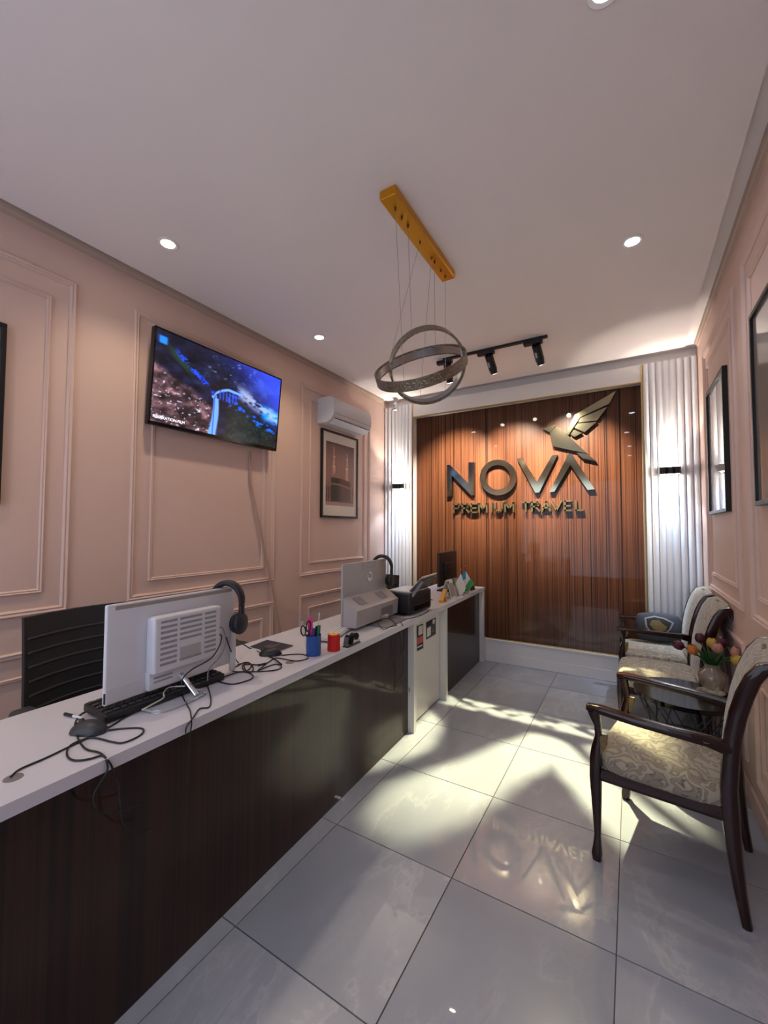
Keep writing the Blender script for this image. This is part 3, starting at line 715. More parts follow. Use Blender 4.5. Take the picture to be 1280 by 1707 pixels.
plate('letter_v', sgn([(622, 590), (660, 585), (780, 775), (900, 565), (945, 560), (800, 858), (768, 860)], 730, 640, k))
plate('letter_a', sgn([(880, 855), (1030, 553), (1056, 553), (1238, 832), (1182, 838), (1045, 640), (920, 851)], 730, 640, k))
k = .109375
for nm, pts in (('bird_head', [(35, 685), (222, 618), (247, 636), (150, 738)]), ('bird_body', [(150, 742), (252, 642), (340, 705), (720, 1060), (190, 950)]),
                ('bird_wing', [(395, 752), (530, 470), (1155, 105), (1055, 300), (610, 508), (430, 780)]), ('feather', [(612, 522), (1030, 345), (870, 555), (580, 588)]),
                ('feather', [(572, 603), (860, 580), (680, 735), (525, 670)]), ('feather', [(515, 697), (640, 747), (525, 808), (465, 768)]),
                ('bird_tail', [(555, 1046), (725, 1068), (855, 1178), (650, 1135)])):
    plate(nm, sgn(pts, 900, 640, k))
# the small line of text, letter by letter from strokes
ST = {'P': [((0, 0), (0, 1)), ((0, 1), (.75, 1)), ((.75, 1), (.95, .78)), ((.95, .78), (.75, .5)), ((.75, .5), (0, .5))],
      'R': [((0, 0), (0, 1)), ((0, 1), (.75, 1)), ((.75, 1), (.95, .78)), ((.95, .78), (.75, .5)), ((.75, .5), (0, .5)), ((.5, .5), (1, 0))],
      'E': [((0, 0), (0, 1)), ((0, 1), (1, 1)), ((0, .5), (.85, .5)), ((0, 0), (1, 0))], 'M': [((0, 0), (0, 1)), ((0, 1), (.5, .35)), ((.5, .35), (1, 1)), ((1, 1), (1, 0))],
      'I': [((.5, 0), (.5, 1))], 'U': [((0, 1), (0, .25)), ((0, .25), (.3, 0)), ((.3, 0), (.7, 0)), ((.7, 0), (1, .25)), ((1, .25), (1, 1))],
      'T': [((.5, 0), (.5, 1)), ((0, 1), (1, 1))], 'A': [((0, 0), (.5, 1)), ((.5, 1), (1, 0)), ((.2, .36), (.8, .36))], 'V': [((0, 1), (.5, 0)), ((.5, 0), (1, 1))], 'L': [((0, 1), (0, 0)), ((0, 0), (1, 0))]}
row = [('P', 124, 172), ('R', 192, 242), ('E', 262, 305), ('M', 324, 384), ('I', 412, 432), ('U', 452, 505), ('M', 530, 596), ('T', 664, 722), ('R', 742, 800), ('A', 822, 886), ('V', 896, 974), ('E', 1004, 1050), ('L', 1090, 1146)]
Xa, Xb = at(730+124*.2109375, 849, 'y', SY).x, at(730+1146*.2109375, 845, 'y', SY).x
zc0, zc1 = 1.643, 1.738
for ch, a, b_ in row:
    xa, xb = at(730+a*.2109375, 848, 'y', SY).x, at(730+b_*.2109375, 848, 'y', SY).x
    m = MB(); hwid = .0085
    for (p, q) in ST[ch]:
        P = Vector((xa+p[0]*(xb-xa), SY, zc0+p[1]*(zc1-zc0))); Q = Vector((xa+q[0]*(xb-xa), SY, zc0+q[1]*(zc1-zc0)))
        d = (Q-P).normalized(); nn = Vector((-d.z, 0, d.x))*hwid; e = d*hwid*.8
        m.prism([P-e+nn, Q+e+nn, Q+e-nn, P-e-nn], (0, SD*.95, 0))
    m.build('letter_'+ch.lower(), 'brass_satin', t, world=True, smooth=0)
# stand-off pins
for x, z in ((-1.8, 1.95), (-1.38, 1.97), (-.95, 1.98), (-.6, 2.0), (-.5, 2.4)):
    MB().cyl((x, SY+SD-.002, z), (x, YB-.011, z), .005, .005, 8).build('pin', 'brass_dark', t, world=True)

# ================================================================== RECEPTION COUNTER
def cx(y, d=0): return -1.257-.034*y-d
def cpoly(ya, yb, d0, d1): return [(cx(ya, d0), ya), (cx(yb, d0), yb), (cx(yb, d1), yb), (cx(ya, d1), ya)]
TOP = .808
m = MB().quad(cpoly(-1.3, 4.525, 0, .56), TOP-.036, TOP)
slab = tag(m.build('countertop', 'slab', world='origin', smooth=0), 'long white stone worktop running along the reception counter', 'countertop')
for gp in (at(22, 1297, 'z', TOP), at(483, 1104.5, 'z', TOP)):
    g_ = MB().lathe([(.021, .0), (.021, .0015), (.016, .0025), (.0, .0012)], (gp.x, gp.y, TOP-.0005), 24).build('cable_grommet', 'grey_pl', None)
    g_.parent = slab; g_.location = tuple(-slab.location)
def section(label, ya, yb, ends):
    t = thing('reception_desk', label, 'reception desk', (cx((ya+yb)/2, .1), (ya+yb)/2, 0))
    MB().quad(cpoly(ya, yb, .05, .07), .0, TOP-.036).build('front_panel', 'panel', t, world=True, smooth=0)
    for a, b in ends: MB().quad(cpoly(a, b, 0.002, .47), .0, TOP-.036).build('end_panel', 'white_lam', t, world=True, smooth=0)
section('long dark glossy wood counter front nearest the camera', -1.3, 2.67, ((2.665, 2.705), (-1.3, -1.26)))
section('short dark glossy wood counter front at the far end by the back wall', 3.35, 4.48, ((3.31, 3.35), (4.48, 4.52)))
yd0, yd1 = 2.71, 3.305
t = thing('counter_gate', 'white swing door with two dark stickers closing the gap in the counter', 'counter door', (cx(3, .1), (yd0+yd1)/2, 0))
door = MB().quad(cpoly(yd0, yd1, .062, .08), .012, TOP-.038).build('door_leaf', 'white_lam', t, world=True, smooth=0)
def on_door(px, py):
    d = _w+_r*((px-640)/F)-_u*((py-853.5)/F); s = (-1.257-.0605)/(d.x+.034*d.y); return CAM+d*s
def sticker(name, mat, pix, lift=.0006, parent=t):
    P = [on_door(*q) for q in pix]; return MB().prism([p+Vector((lift-.0006, 0, 0)) for p in P], (.0006, 0, 0)).build(name, mat, parent, world=True, smooth=0)
def sp(pts): return [(670+x/8.127, 1020+y/8.127) for x, y in pts]
sticker('sticker', 'sticker_black', sp([(200, 195), (285, 160), (288, 490), (203, 535)]))
sticker('sticker_print', 'sticker_white', sp([(222, 200), (278, 178), (276, 295), (222, 322)]), .0012)
sticker('sticker_print', 'sticker_red', sp([(205, 358), (285, 315), (287, 400), (206, 445)]), .0012)
sticker('sticker_print', 'sticker_white', sp([(207, 475), (272, 442), (272, 460), (207, 493)]), .0012)
sticker('sticker', 'sticker_black', sp([(325, 142), (455, 72), (458, 300), (328, 378)]))
sticker('sticker_print', 'sticker_white', sp([(338, 222), (388, 196), (388, 312), (338, 345)]), .0012)
sticker('sticker_print', 'sticker_white', sp([(412, 122), (424, 98), (438, 98), (445, 118), (440, 148), (427, 166), (414, 158)]), .0012)
sticker('sticker_print', 'grey_pl', sp([(396, 262), (440, 240), (440, 254), (396, 277)]), .0012)
sticker('sticker_print', 'grey_pl', sp([(396, 222), (425, 207), (425, 217), (396, 233)]), .0012)

# ================================================================== ON THE COUNTER
ang = math.atan(.034)     # counter runs along +y turned by this
def crot(o): o.rotation_euler = (0, 0, ang)
# --- first computer: local x points to the customer side, y along the counter
t = thing('desktop_computer', 'white all-in-one computer seen from behind, square vented box on its back, nearest the camera', 'computer', (-1.56, 1.0, TOP), ang)
MB().rbox(0, 0, .212, .018, .545, .342, .006, 3).build('display_back', 'white_pl', t)
MB().box(.0085, .0095, -.245, .255, .362, .376).build('top_strip', 'taupe', t)
MB().box(.009, .012, -.27, -.03, .045, .10, .001).build('lower_strip', 'white_pl', t)
bx = MB().rbox(.034, .012, .215, .055, .295, .21, .012, 4).build('vent_box', 'white_pl', t)
MB().rbox(.020, .012, .085, .03, .295, .07, .006, 2).build('port_bay', 'white_pl', t)
MB().box(.0345, .0355, -.118, -.043, .075, .081).build('port_slots', 'vent', t); MB().box(.0345, .0355, -.118, -.043, .09, .096).build('port_slots', 'vent', t)
for a, b in ((-.112, -.046), (-.034, .062), (.076, .13)):
    for r_ in range(9):
        z = .295-r_*.0195
        if a == -.034 and r_ in (5, 6, 7): continue
        MB().box(.0612, .0625, a, b, z, z+.009).build('vent_slot', 'vent', bx)
MB().box(.0612, .0628, -.032, .058, .148, .19).build('rating_plate', 'silver_pl', bx)
MB().cyl((.03, -.005, .075), (.115, .004, .006), .011, .011, 14).build('stand_leg', 'chrome', t)
MB().tube([(.01, -.17, .006), (.13, -.15, .006), (.135, .01, .006), (.10, .04, .006), (.02, -.02, .03)], .006, 8, 4).build('stand_foot', 'acrylic', t)
MB().rbox(-.02, -.05, .005, .12, .26, .008, .003, 2).build('stand_base', 'acrylic', t)
MB().rbox(.012, .262, .10, .02, .03, .19, .009, 3).build('side_bracket', 'white_pl', t)
MB().box(.004, .0095, -.274, -.262, .05, .085).build('port_slots', 'dark_grey', t)
# --- keyboard and mouse of the first computer
p = (at(168, 1190, 'z', TOP)+at(350, 1123, 'z', TOP))/2
k0, k1 = Vector((-1.588, .70)), Vector((-1.585, 1.17))
def keyboard(label, p, yaw, L, W, mat, kmat, hgt=.022):
    t = thing('keyboard', label, 'keyboard', p, yaw)
    b = MB(); b.X = Matrix.Rotation(R(4), 4, 'Y'); b.rbox(0, 0, hgt/2+.006, W, L, hgt, .006, 3); b.build('body', mat, t)
    kk = MB(); rows, cols = 5, 18
    kb = MB(); kb.box(-.0068, .0068, -.0095*L/.44, .0095*L/.44, 0, .006, .0015); first = None
    for i in range(rows):
        for j in range(cols):
            if first is None: o = kb.build('key', kmat, t); first = o.data
            else: o = bpy.data.objects.new('key', first); C.objects.link(o); o.parent = t
            x_ = -W/2+.02+i*(W-.04)/(rows-1); o.location = (x_, -L/2+.018+j*(L-.036)/(cols-1), hgt+.005-x_*math.tan(R(4))); o.rotation_euler = (0, R(4), 0)
    return t
keyboard('thick black keyboard lying under the nearest white computer', (-1.575, .945, TOP), ang-.02, .47, .15, 'black', 'dark_grey', .028)
def mouse(label, p, yaw, mat):
    t = thing('computer_mouse', label, 'mouse', p, yaw)
    rings = []
    for i in range(11):
        u = -1+2*i/10; w_ = .033*math.sqrt(max(.02, 1-u**4))*(1-.08*u); h_ = .036*math.sqrt(max(.03, 1-(u*.98)**2))*(1+.15*u) ; rings.append([(w_*math.cos(q), .058*u, .002+max(0, h_*math.sin(q)) if math.sin(q) > 0 else .001) for q in [2*math.pi*k/20 for k in range(20)]])
    b = MB().loft(rings).build('shell', mat, t, smooth=60)
    MB().cyl((-.004, -.028, .0325), (.004, -.028, .0325), .008, .008, 12).build('wheel', 'dark_grey', t)
    MB().box(-.0006, .0006, -.052, -.018, .02, .0265).build('button_gap', 'black_gloss', t)
    return t
mouse('black wired mouse at the near end of the counter, in a loop of cable', (-1.492, .662, TOP), R(-68), 'dark_grey')
mouse('black wired mouse in front of the dark notebook', (-1.598, 1.532, TOP), R(-60), 'black')
# --- pen lying behind the mouse
a_, b_ = at(108, 1190, 'z', TOP+.006), at(140, 1198, 'z', TOP+.006)
t = thing('ballpoint_pen', 'white and black pen lying beside the near mouse', 'pen', (a_.x, a_.y, TOP))
MB().cyl(tuple(a_), tuple(a_.lerp(b_, .45)), .0052, .0052, 12).build('cap', 'black', t, world=True)
MB().cyl(tuple(a_.lerp(b_, .45)), tuple(b_), .0048, .004, 12).build('barrel', 'white_pl', t, world=True)

# --- headphones
def headphones(label, c, yaw, rad, mat):
    t = thing('headphones', label, 'headphones', c, yaw)
    pth = [(rad*math.cos(q), 0, rad*1.12*math.sin(q)) for q in [R(-12+204*i/26) for i in range(27)]]
    sz = [(.017+.006*math.sin(math.pi*i/26), .008+.005*math.sin(math.pi*i/26)) for i in range(27)]
    MB().sweep(pth, sz, (0, 1, 0), 12, 3).build('headband', mat, t, smooth=50)
    for s in (1, -1):
        y = MB().rbox(s*rad*.985, 0, -.045, .018, .03, .07, .007, 3).build('yoke', mat, t)
        cp = MB(); cp.X = Matrix.Translation((s*rad*.9, 0, -.095)) @ Matrix.Rotation(R(90), 4, 'Y'); cp.lathe([(.001, -.018), (.034, -.018), (.047, -.008), (.048, .006), (.040, .016), (.001, .018)], n=24)
        e = cp.build('ear_cup', mat, t, smooth=50)
        pd = MB(); pd.X = Matrix.Translation((s*rad*.9-s*.022, 0, -.095)) @ Matrix.Rotation(R(90), 4, 'Y'); pd.lathe([(.02, -.01), (.036, -.01), (.042, 0), (.036, .01), (.02, .01)], n=24); pd.build('ear_pad', 'black', e, smooth=50)
    return t
headphones('dark navy headphones hung over the corner of the nearest white computer', (-1.552, 1.225, 1.132), R(20), .072, 'headset')
headphones('black headphones hung over the silver computer with the round logo', (-1.615, 2.66, 1.165), R(12), .076, 'black')

# --- second computer
t = thing('desktop_computer', 'silver grey all-in-one computer with round logo and wedge-shaped back', 'computer', (-1.605, 2.42, TOP), ang)
MB().rbox(0, 0, .218, .016, .58, .404, .006, 3).build('display_back', 'silver_pl', t)
wd_ = MB(); pr = [(.006, .205), (.115, .13), (.105, .022), (.006, .018)]
wd_.loft([[(a, y, z) for a, z in pr] for y in (-.283, .283)]); wdg = wd_.build('rear_wedge', 'silver_pl', t, smooth=0)
for y in (-.16, .13):
    g_ = MB(); a, b = Vector((.028, 0, .1925)), Vector((.085, 0, .1535)); n_ = Vector((.57, 0, .82)).normalized()*.001
    g_.prism([a+n_*-.3+Vector((0, y-.045, 0)), b+n_*-.3+Vector((0, y-.045, 0)), b+n_*-.3+Vector((0, y+.045, 0)), a+n_*-.3+Vector((0, y+.045, 0))], tuple(n_)); g_.build('vent_grille', 'vent', wdg, smooth=0)
MB().box(.107, .112, .03, .2, .03, .115, .001).build('hinge_cover', 'grey_pl', t)
MB().box(.006, .011, -.06, .12, .372, .419, .002).build('camera_housing', 'silver_pl', t)
bdg = MB(); bdg.X = Matrix.Translation((.009, .045, .31)) @ Matrix.Rotation(R(90), 4, 'Y'); bdg.lathe([(.001, 0), (.033, 0), (.033, .0015), (.001, .0015)], n=32); bd = bdg.build('round_badge', 'logo_white', t)
text_mesh('hp', .05, 'grey_pl', 'badge_letters', frame_mtx((.0108, .045, .318), (0, 1, -.0), (0, .25, 1)), bd, .0004, .001)
MB().rbox(.12, .05, .004, .22, .30, .008, .003, 2).build('stand_base', 'grey_pl', t)
MB().box(.09, .125, .02, .11, .004, .05, .002).build('stand_neck', 'chrome', t)
keyboard('thin silver keyboard leaning on the stand of the silver computer', (-1.56, 2.02, TOP+.002), ang+R(14), .36, .11, 'silver_pl', 'white_pl', .010)

# --- pen cup and what stands in it
pc = (at(527, 1095, 'z', TOP)+Vector((-.035, .02, 0))); pc = Vector((pc.x, pc.y, TOP))
t = thing('pen_cup', 'round blue mesh pen cup on the counter edge', 'pen cup', tuple(pc))
MB().lathe([(.002, .001), (.037, .001), (.038, .004), (.038, .098), (.040, .102), (.037, .102), (.0365, .006), (.002, .006)], n=28).build('cup_wall', 'blue_pl', t, smooth=50)
def stick(name, label, cat, a, b, r, mat, tip=None, tipmat=None, flat=0):
    o = thing(name, label, cat, tuple(pc+Vector(a))); A, B = Vector((0, 0, 0)), Vector(b)-Vector(a)
    if flat:
        d = B.normalized(); s_ = d.cross(Vector((.65, -.76, 0))).normalized(); m = MB().sweep([A, A.lerp(B, .5), B], (flat, r), tuple(s_), 8, 8); m.build('blade', mat, o)
    else:
        MB().cyl(tuple(A), tuple(A.lerp(B, .72)), r, r, 12).build('barrel', mat, o)
        MB().cyl(tuple(A.lerp(B, .70)), tuple(B), r*1.12, r*(tip or 1), 12).build('cap', tipmat or mat, o)
    return o
stick('highlighter', 'wide bright pink pen standing tallest in the blue cup', 'pen', (-.008, -.008, .01), (-.012, -.016, .192), .004, 'pink_pl', flat=.013)
stick('ruler', 'clear plastic ruler standing in the blue cup', 'ruler', (-.012, -.018, .01), (-.035, -.055, .176), .0015, 'acrylic', flat=.012)
stick('marker_pen', 'purple marker standing in the blue cup', 'pen', (-.002, -.006, .01), (.002, -.004, .135), .009, 'purple_pl')
stick('marker_pen', 'dark blue pen leaning to the right in the blue cup', 'pen', (0, 0, .01), (.004, .016, .142), .006, 'navy', .8)
stick('marker_pen', 'dark green marker standing in the blue cup', 'pen', (.006, .014, .01), (.01, .03, .146), .009, 'green_pl')
stick('marker_pen', 'black pen beside the green marker in the blue cup', 'pen', (-.006, .018, .01), (-.002, .052, .132), .006, 'black', .7)
stick('cotton_stick', 'thin white stick standing in the blue cup', 'stick', (.0, .02, .01), (-.012, .058, .202), .0016, 'white_pl', 2.2)
sc_ = thing('scissors', 'scissors with dark oval handles standing in the blue cup', 'scissors', tuple(pc+Vector((-.01, -.02, .008))))
MB().box(-.002, .002, -.008, .006, 0, .1).build('blade', 'steel', sc_)
for cyy, czz, q in ((-.05, .128, 20), (-.012, .142, -6)):
    m = MB(); m.X = Matrix.Translation((.002, cyy, czz)) @ Matrix.Rotation(R(q), 4, 'X'); m.tube([(0, .016*math.cos(R(40*i)), .026*math.sin(R(40*i))) for i in range(9)], .0038, 8, 3, True)
    m.X = Matrix.Identity(4); m.tube([(.002, cyy*.8, czz-.024), (.001, cyy*.3, .09), (0, -.002, .06)], .004, 8, 3); m.build('handle', 'card_dark', sc_)
# --- red box
p = Vector((-1.372, 1.765, TOP))
t = thing('red_dispenser', 'red rounded box with yellow disc on top next to the blue cup', 'dispenser', tuple(p), R(20))
MB().lathe([(.002, .0), (.034, 0), (.036, .003), (.034, .082), (.031, .086), (.002, .086)], n=8).build('box_body', 'red_pl', t, smooth=20)
MB().lathe([(.002, .086), (.026, .086), (.024, .089), (.002, .089)], n=24).build('yellow_disc', 'yellow_pl', t)
MB().lathe([(.002, .089), (.006, .089), (.002, .0895)], n=12).build('hole', 'black', t)
# --- tape dispenser
p = Vector((-1.365, 1.90, TOP))
t = thing('tape_dispenser', 'small black and clear tape dispenser between the red box and the keyboard', 'tape dispenser', tuple(p), ang)
MB().prism([(0, -.06, 0), (0, .06, 0), (0, .062, .018), (0, .02, .022), (0, -.01, .05), (0, -.05, .052), (0, -.062, .02)], (.028, 0, 0)).build('base', 'acrylic', t)
MB().cyl((-.002, -.028, .034), (.03, -.028, .034), .026, .026, 24).build('tape_roll', 'black_gloss', t)
MB().cyl((-.006, .03, .04), (.034, .02, .046), .018, .018, 20).build('tape_roll', 'black', t)
MB().box(-.004, .032, -.066, .066, 0, .006, .002).build('foot', 'black', t)
# --- notebook
nb = [at(445, 1067, 'z', TOP+.006), at(488, 1076, 'z', TOP+.006), at(456, 1088, 'z', TOP+.006), at(417, 1078, 'z', TOP+.006)]
t = thing('notebook', 'dark navy notebook lying behind the second mouse', 'notebook', (-1.72, 1.65, TOP))
MB().quad([(q.x, q.y) for q in nb], TOP+.0005, TOP+.005).build('pages', 'paper', t, world=True, smooth=0)
cN = sum((q for q in nb), Vector())/4
MB().quad([((q.x-cN.x)*1.015+cN.x, (q.y-cN.y)*1.015+cN.y) for q in nb], TOP+.005, TOP+.0075).build('cover', 'navy', t, world=True, smooth=0)
sd = (nb[2]-nb[3]).normalized()
for s_, L_ in ((-.010, .03), (.010, .045)):
    q = cN+Vector((s_*1.5, s_*.4, 0)); v_ = (nb[1]-nb[2]).normalized()
    MB().prism([Vector((q.x, q.y, TOP+.0075))+v_*a+sd*b for a, b in ((-L_, -.004), (L_, -.004), (L_, .004), (-L_, .004))], (0, 0, .0004)).build('cover_print', 'grey_pl', t, world=True, smooth=0)

# --- printer
t = thing('printer', 'black inkjet printer with open paper tray', 'printer', (-1.515, 2.905, TOP), ang-.05)
MB().rbox(0, 0, .088, .22, .36, .16, .018, 4).build('body', 'black', t)
MB().rbox(.0, -.02, .172, .20, .30, .014, .006, 3).build('scanner_lid', 'silver_pl', t)
tr = MB().prism([(.07, -.15, .165), (.07, .15, .165), (.165, .16, .275), (.165, -.12, .265)], (.008, 0, -.006)).build('paper_tray', 'dark_grey', t, smooth=0)
MB().prism([(.066, -.13, .176), (.066, .13, .176), (.172, .15, .298), (.172, -.11, .290)], (.003, 0, -.003)).build('paper_sheet', 'paper', tr, smooth=0)
MB().prism([(.10, -.155, .150), (.10, -.135, .150), (.175, -.115, .262), (.175, -.13, .262)], (.012, 0, -.012)).build('tray_arm', 'grey_pl', tr, smooth=0)
MB().box(.109, .112, -.12, .14, .03, .07, .002).build('output_slot', 'black_gloss', t)
MB().rbox(.0, -.16, .006, .14, .06, .010, .004, 2).build('foot', 'black', t)

# --- third monitor
t = thing('computer_monitor', 'black monitor seen from behind at the far end of the counter', 'monitor', (-1.675, 4.09, TOP), ang+R(2))
MB().rbox(0, 0, .235, .03, .57, .34, .008, 3).build('display_back', 'black', t)
MB().rbox(.02, 0, .21, .03, .30, .18, .012, 3).build('rear_bulge', 'black', t)
MB().box(.01, .03, -.03, .03, .01, .16, .004).build('stand_neck', 'black', t)
MB().rbox(0, 0, .008, .16, .24, .014, .006, 3).build('stand_base', 'black', t)
m = MB(); m.box(.0345, .036, -.06, .02, .06, .066); m.build('rating_plate', 'grey_pl', t)

# --- cards, stand and flags
def tent(name, label, cat, p, yaw, w, h, d, mat):
    t = thing(name, label, cat, p, yaw)
    for s in (1, -1):
        MB().prism([(s*d, -w/2, 0), (s*d, w/2, 0), (s*.004, w/2, h), (s*.004, -w/2, h)], (s*.002, 0, .001)).build('card_panel', mat, t, smooth=0)
    return t
tc_ = tent('tent_card', 'white and grey folded tent card standing by the yellow phone stand', 'card', (-1.478, 3.64, TOP), R(0), .13, .17, .055, 'paper')
MB().prism([(.053, -.055, .02), (.053, .055, .02), (.016, .055, .14), (.016, -.055, .14)], (.0012, 0, .0006)).build('card_print', 'paper_grey', tc_, smooth=0)
MB().prism([(.0168, -.06, .142), (.0168, -.035, .142), (.0118, -.035, .158), (.0118, -.06, .158)], (.0022, 0, .0016)).build('card_print', 'print_ink', tc_, smooth=0)
tent('tent_card', 'grey tent card in the middle of the row, behind the white flag', 'card', (-1.490, 3.83, TOP), R(4), .12, .165, .05, 'paper_grey')
tent('tent_card', 'brown tent card standing behind the green flag', 'card', (-1.50, 4.075, TOP), R(-4), .11, .13, .05, 'paper_grey')
tent('tent_card', 'dark brown triangular card, last in the row at the far end', 'card', (-1.505, 4.235, TOP), R(0), .14, .14, .06, 'card_dark')
t = thing('phone_stand', 'small folding yellow phone stand at the counter edge', 'phone stand', (-1.46, 3.43, TOP))
MB().prism([(0, -.055, 0), (0, -.035, 0), (0, .055, .10), (0, .04, .108)], (.03, 0, 0)).build('back_leg', 'orange', t, smooth=0)
MB().prism([(0, .03, 0), (0, .05, 0), (0, .018, .055), (0, .004, .045)], (.03, 0, 0)).build('front_leg', 'orange', t, smooth=0)
MB().box(0, .03, -.06, -.045, 0, .02).build('lip', 'orange', t)
def flag(label, p, hgt, panels, lean):
    t = thing('table_flag', label, 'flag', p, R(-60))
    MB().lathe([(.002, 0), (.028, 0), (.028, .006), (.01, .012), (.002, .012)], n=20).build('base', 'chrome', t)
    tip = Vector((lean, 0, hgt)); MB().cyl((0, 0, .01), tuple(tip), .0018, .0018, 8).build('pole', 'chrome', t)
    MB().lathe([(.001, 0), (.005, .005), (.001, .01)], (tip.x, 0, hgt), 10).build('finial', 'gold_trim', t)
    for poly, mat in panels:
        rings = []
        MB().prism([Vector((0.0+.002*(i % 2), a, b)) for i, (a, b) in enumerate(poly)], (.0025, 0, 0)).build('cloth', mat, t, smooth=0)
    return t
flag('small white table flag with dark lettering, beside the monitor', (-1.425, 3.82, TOP), .25, [([(0, .215), (-.075, .08), (-.07, .05), (.0, .0), (.035, .045), (.045, .08)], 'flag_white'), ([(-.01, .10), (.02, .085), (.03, .105), (.0, .12)], 'print_ink'), ([(-.02, .075), (.01, .06), (.018, .075), (-.01, .088)], 'print_ink')], 0)
flag('small blue, white and green table flag at the far end of the counter', (-1.43, 3.97, TOP), .27, [([(0, .225), (-.065, .16), (-.06, .10), (0, .15)], 'sky_blue'), ([(0, .225), (.0, .15), (-.055, .10), (-.04, .04), (.0, .08), (.045, .15)], 'flag_white'), ([(.05, .15), (.005, .15), (-.005, .11), (-.04, .03), (.02, .02), (.085, .10)], 'flag_green')], 0)
# router box and charger behind the printer tray
t = thing('power_adapter', 'small white power adapter lying behind the printer', 'adapter', (-1.57, 3.33, TOP), .3)
MB().rbox(0, 0, .03, .06, .09, .06, .01, 3).build('body', 'white_pl', t); MB().tube([(.02, .045, .02), (.05, .09, .006), (.02, .14, .004)], .003, 6, 4).build('lead', 'cable', t)

# ------------------------------------------------------------------ cables
def cable(label, segs, r=.0027, mat='cable', name='cable'):
    tag(MB().tube(segs, r, 6, 4).build(name, mat, world='origin', smooth=60), label, 'cable', 'loose cables on the counter')
def Z(pts, ox, oy, sc, z=TOP+.0035): return [at(ox+x*sc, oy+y*sc, 'z', z) for x, y in pts]
def front(pts, ox, oy, sc, off=.006):
    out = []
    for x, y in pts:
        d = _w+_r*((ox+x*sc-640)/F)-_u*((oy+y*sc-853.5)/F); out.append(CAM+d*((-1.257+off)/(d.x+.034*d.y)))
    return out
def back(pts, ox, oy, sc, x): return [at(ox+a*sc, oy+b*sc, 'x', x) for a, b in pts]
s = .1875
cable('black cable running from the near desk hole to the keyboard', Z([(95, 720), (180, 650), (400, 555), (640, 440), (840, 345), (990, 265), (1130, 180), (1280, 110)], 0, 1160, s))
cable('black cable looping around the near mouse and over the counter edge', Z([(960, 305), (1100, 290), (1240, 285), (1278, 310), (1230, 360), (1100, 415), (1000, 410), (880, 380), (780, 375), (640, 430), (595, 490), (610, 550), (680, 575), (800, 560), (910, 532)], 0, 1160, s)+front([(948, 590), (955, 660), (900, 760), (840, 860), (830, 960), (880, 1030), (1000, 1040), (1150, 1000), (1280, 950)], 0, 1160, s))
cable('black cable dropping over the counter edge beside the near mouse', Z([(800, 125), (710, 170), (665, 260), (690, 370), (760, 470), (870, 500), (925, 535)], 0, 1160, s)+front([(985, 610), (1010, 680), (1050, 800), (1060, 950), (1090, 1120), (1200, 1230), (1350, 1200)], 0, 1160, s))
s = .203125
cable('thin black cable hanging over the counter edge below the computer stand', Z([(700, 960), (730, 1030), (770, 1100), (780, 1150)], 160, 960, s)+front([(785, 1215), (775, 1290), (760, 1500), (740, 1700)], 160, 960, s), .0024)
cable('thin black cable wandering from the computer to the counter edge', Z([(905, 870), (940, 990), (930, 1075), (850, 1090), (800, 1160)], 160, 960, s)+front([(745, 1235), (735, 1290)], 160, 960, s), .0024)
cable('black cable plugged into the back of the nearest computer', back([(1015, 480), (1030, 500), (1010, 580), (940, 680), (800, 760), (720, 830), (700, 900)], 160, 960, s, -1.455), .0026)
cable('grey cable curving down behind the nearest computer', back([(1010, 425), (1040, 430), (1065, 540), (1020, 660), (930, 760), (915, 860)], 160, 960, s, -1.46), .0026, 'grey_pl')
cable('black cable leaning from the side bracket to the knot of cables', [at(160+1070*s, 960+500*s, 'x', -1.53), at(160+1100*s, 960+600*s, 'x', -1.535)]+Z([(1165, 710), (1215, 735)], 160, 960, s))
cable('white cable lying on the nearest keyboard', Z([(730, 905), (600, 915), (555, 960), (555, 1000), (470, 1050), (380, 1100)], 160, 960, s, TOP+.036), .0028, 'cable_white')
s = .1875
cable('long straight black cable crossing behind the second mouse', [at(340+100*s, 960+480*s, 'x', -1.6), at(340+230*s, 960+530*s, 'x', -1.64)]+Z([(400, 640), (520, 690), (620, 735), (690, 788)], 340, 960, s, TOP+.005), .0034)
cable('black cable tail of the second mouse', Z([(690, 706), (830, 695), (912, 708), (918, 735), (820, 757), (700, 737), (630, 732), (560, 775), (480, 800)], 340, 960, s))
cable('tangled black cable looping in a knot beside the nearest computer', Z([(300, 790), (380, 768), (420, 800), (370, 850), (340, 800), (400, 770), (440, 830), (390, 860), (360, 790), (480, 790), (560, 775), (480, 840), (580, 800), (650, 785), (690, 808), (640, 836), (520, 848), (430, 852), (270, 850), (262, 822), (330, 782)], 340, 960, s))
cable('black cable curving along the front of the counter from the knot', Z([(60, 950), (200, 890), (330, 852), (420, 872), (430, 910), (330, 948), (230, 962), (110, 930), (40, 880)], 340, 960, s))
s = .109375
cable('black cable looped in front of the silver computer stand', Z([(640, 1180), (720, 1270), (830, 1232), (920, 1212), (860, 1140), (800, 1100), (700, 1130)], 560, 910, s, TOP+.012), .0026)
k = 60/732
cable('black cable hanging in a loop over the counter edge left of the gate', Z([(780, 1060), (850, 1130), (920, 1205)], 560, 910, s)+front([(290, 90), (318, 200), (345, 350), (352, 560), (400, 800), (362, 1050), (235, 1200), (215, 1310), (290, 1390), (480, 1390), (520, 1350), (500, 1310), (370, 1160)], 640, 1040, k, -.012), .0026)
cable('black cable from the printer hanging over the counter edge', Z([(850, 1110), (960, 1140), (1010, 1200)], 560, 910, s)+front([(395, 80), (402, 250), (395, 480), (360, 590), (215, 790), (230, 900), (225, 1150), (215, 1300), (140, 1345), (0, 1275)], 640, 1040, k, -.018), .0026)
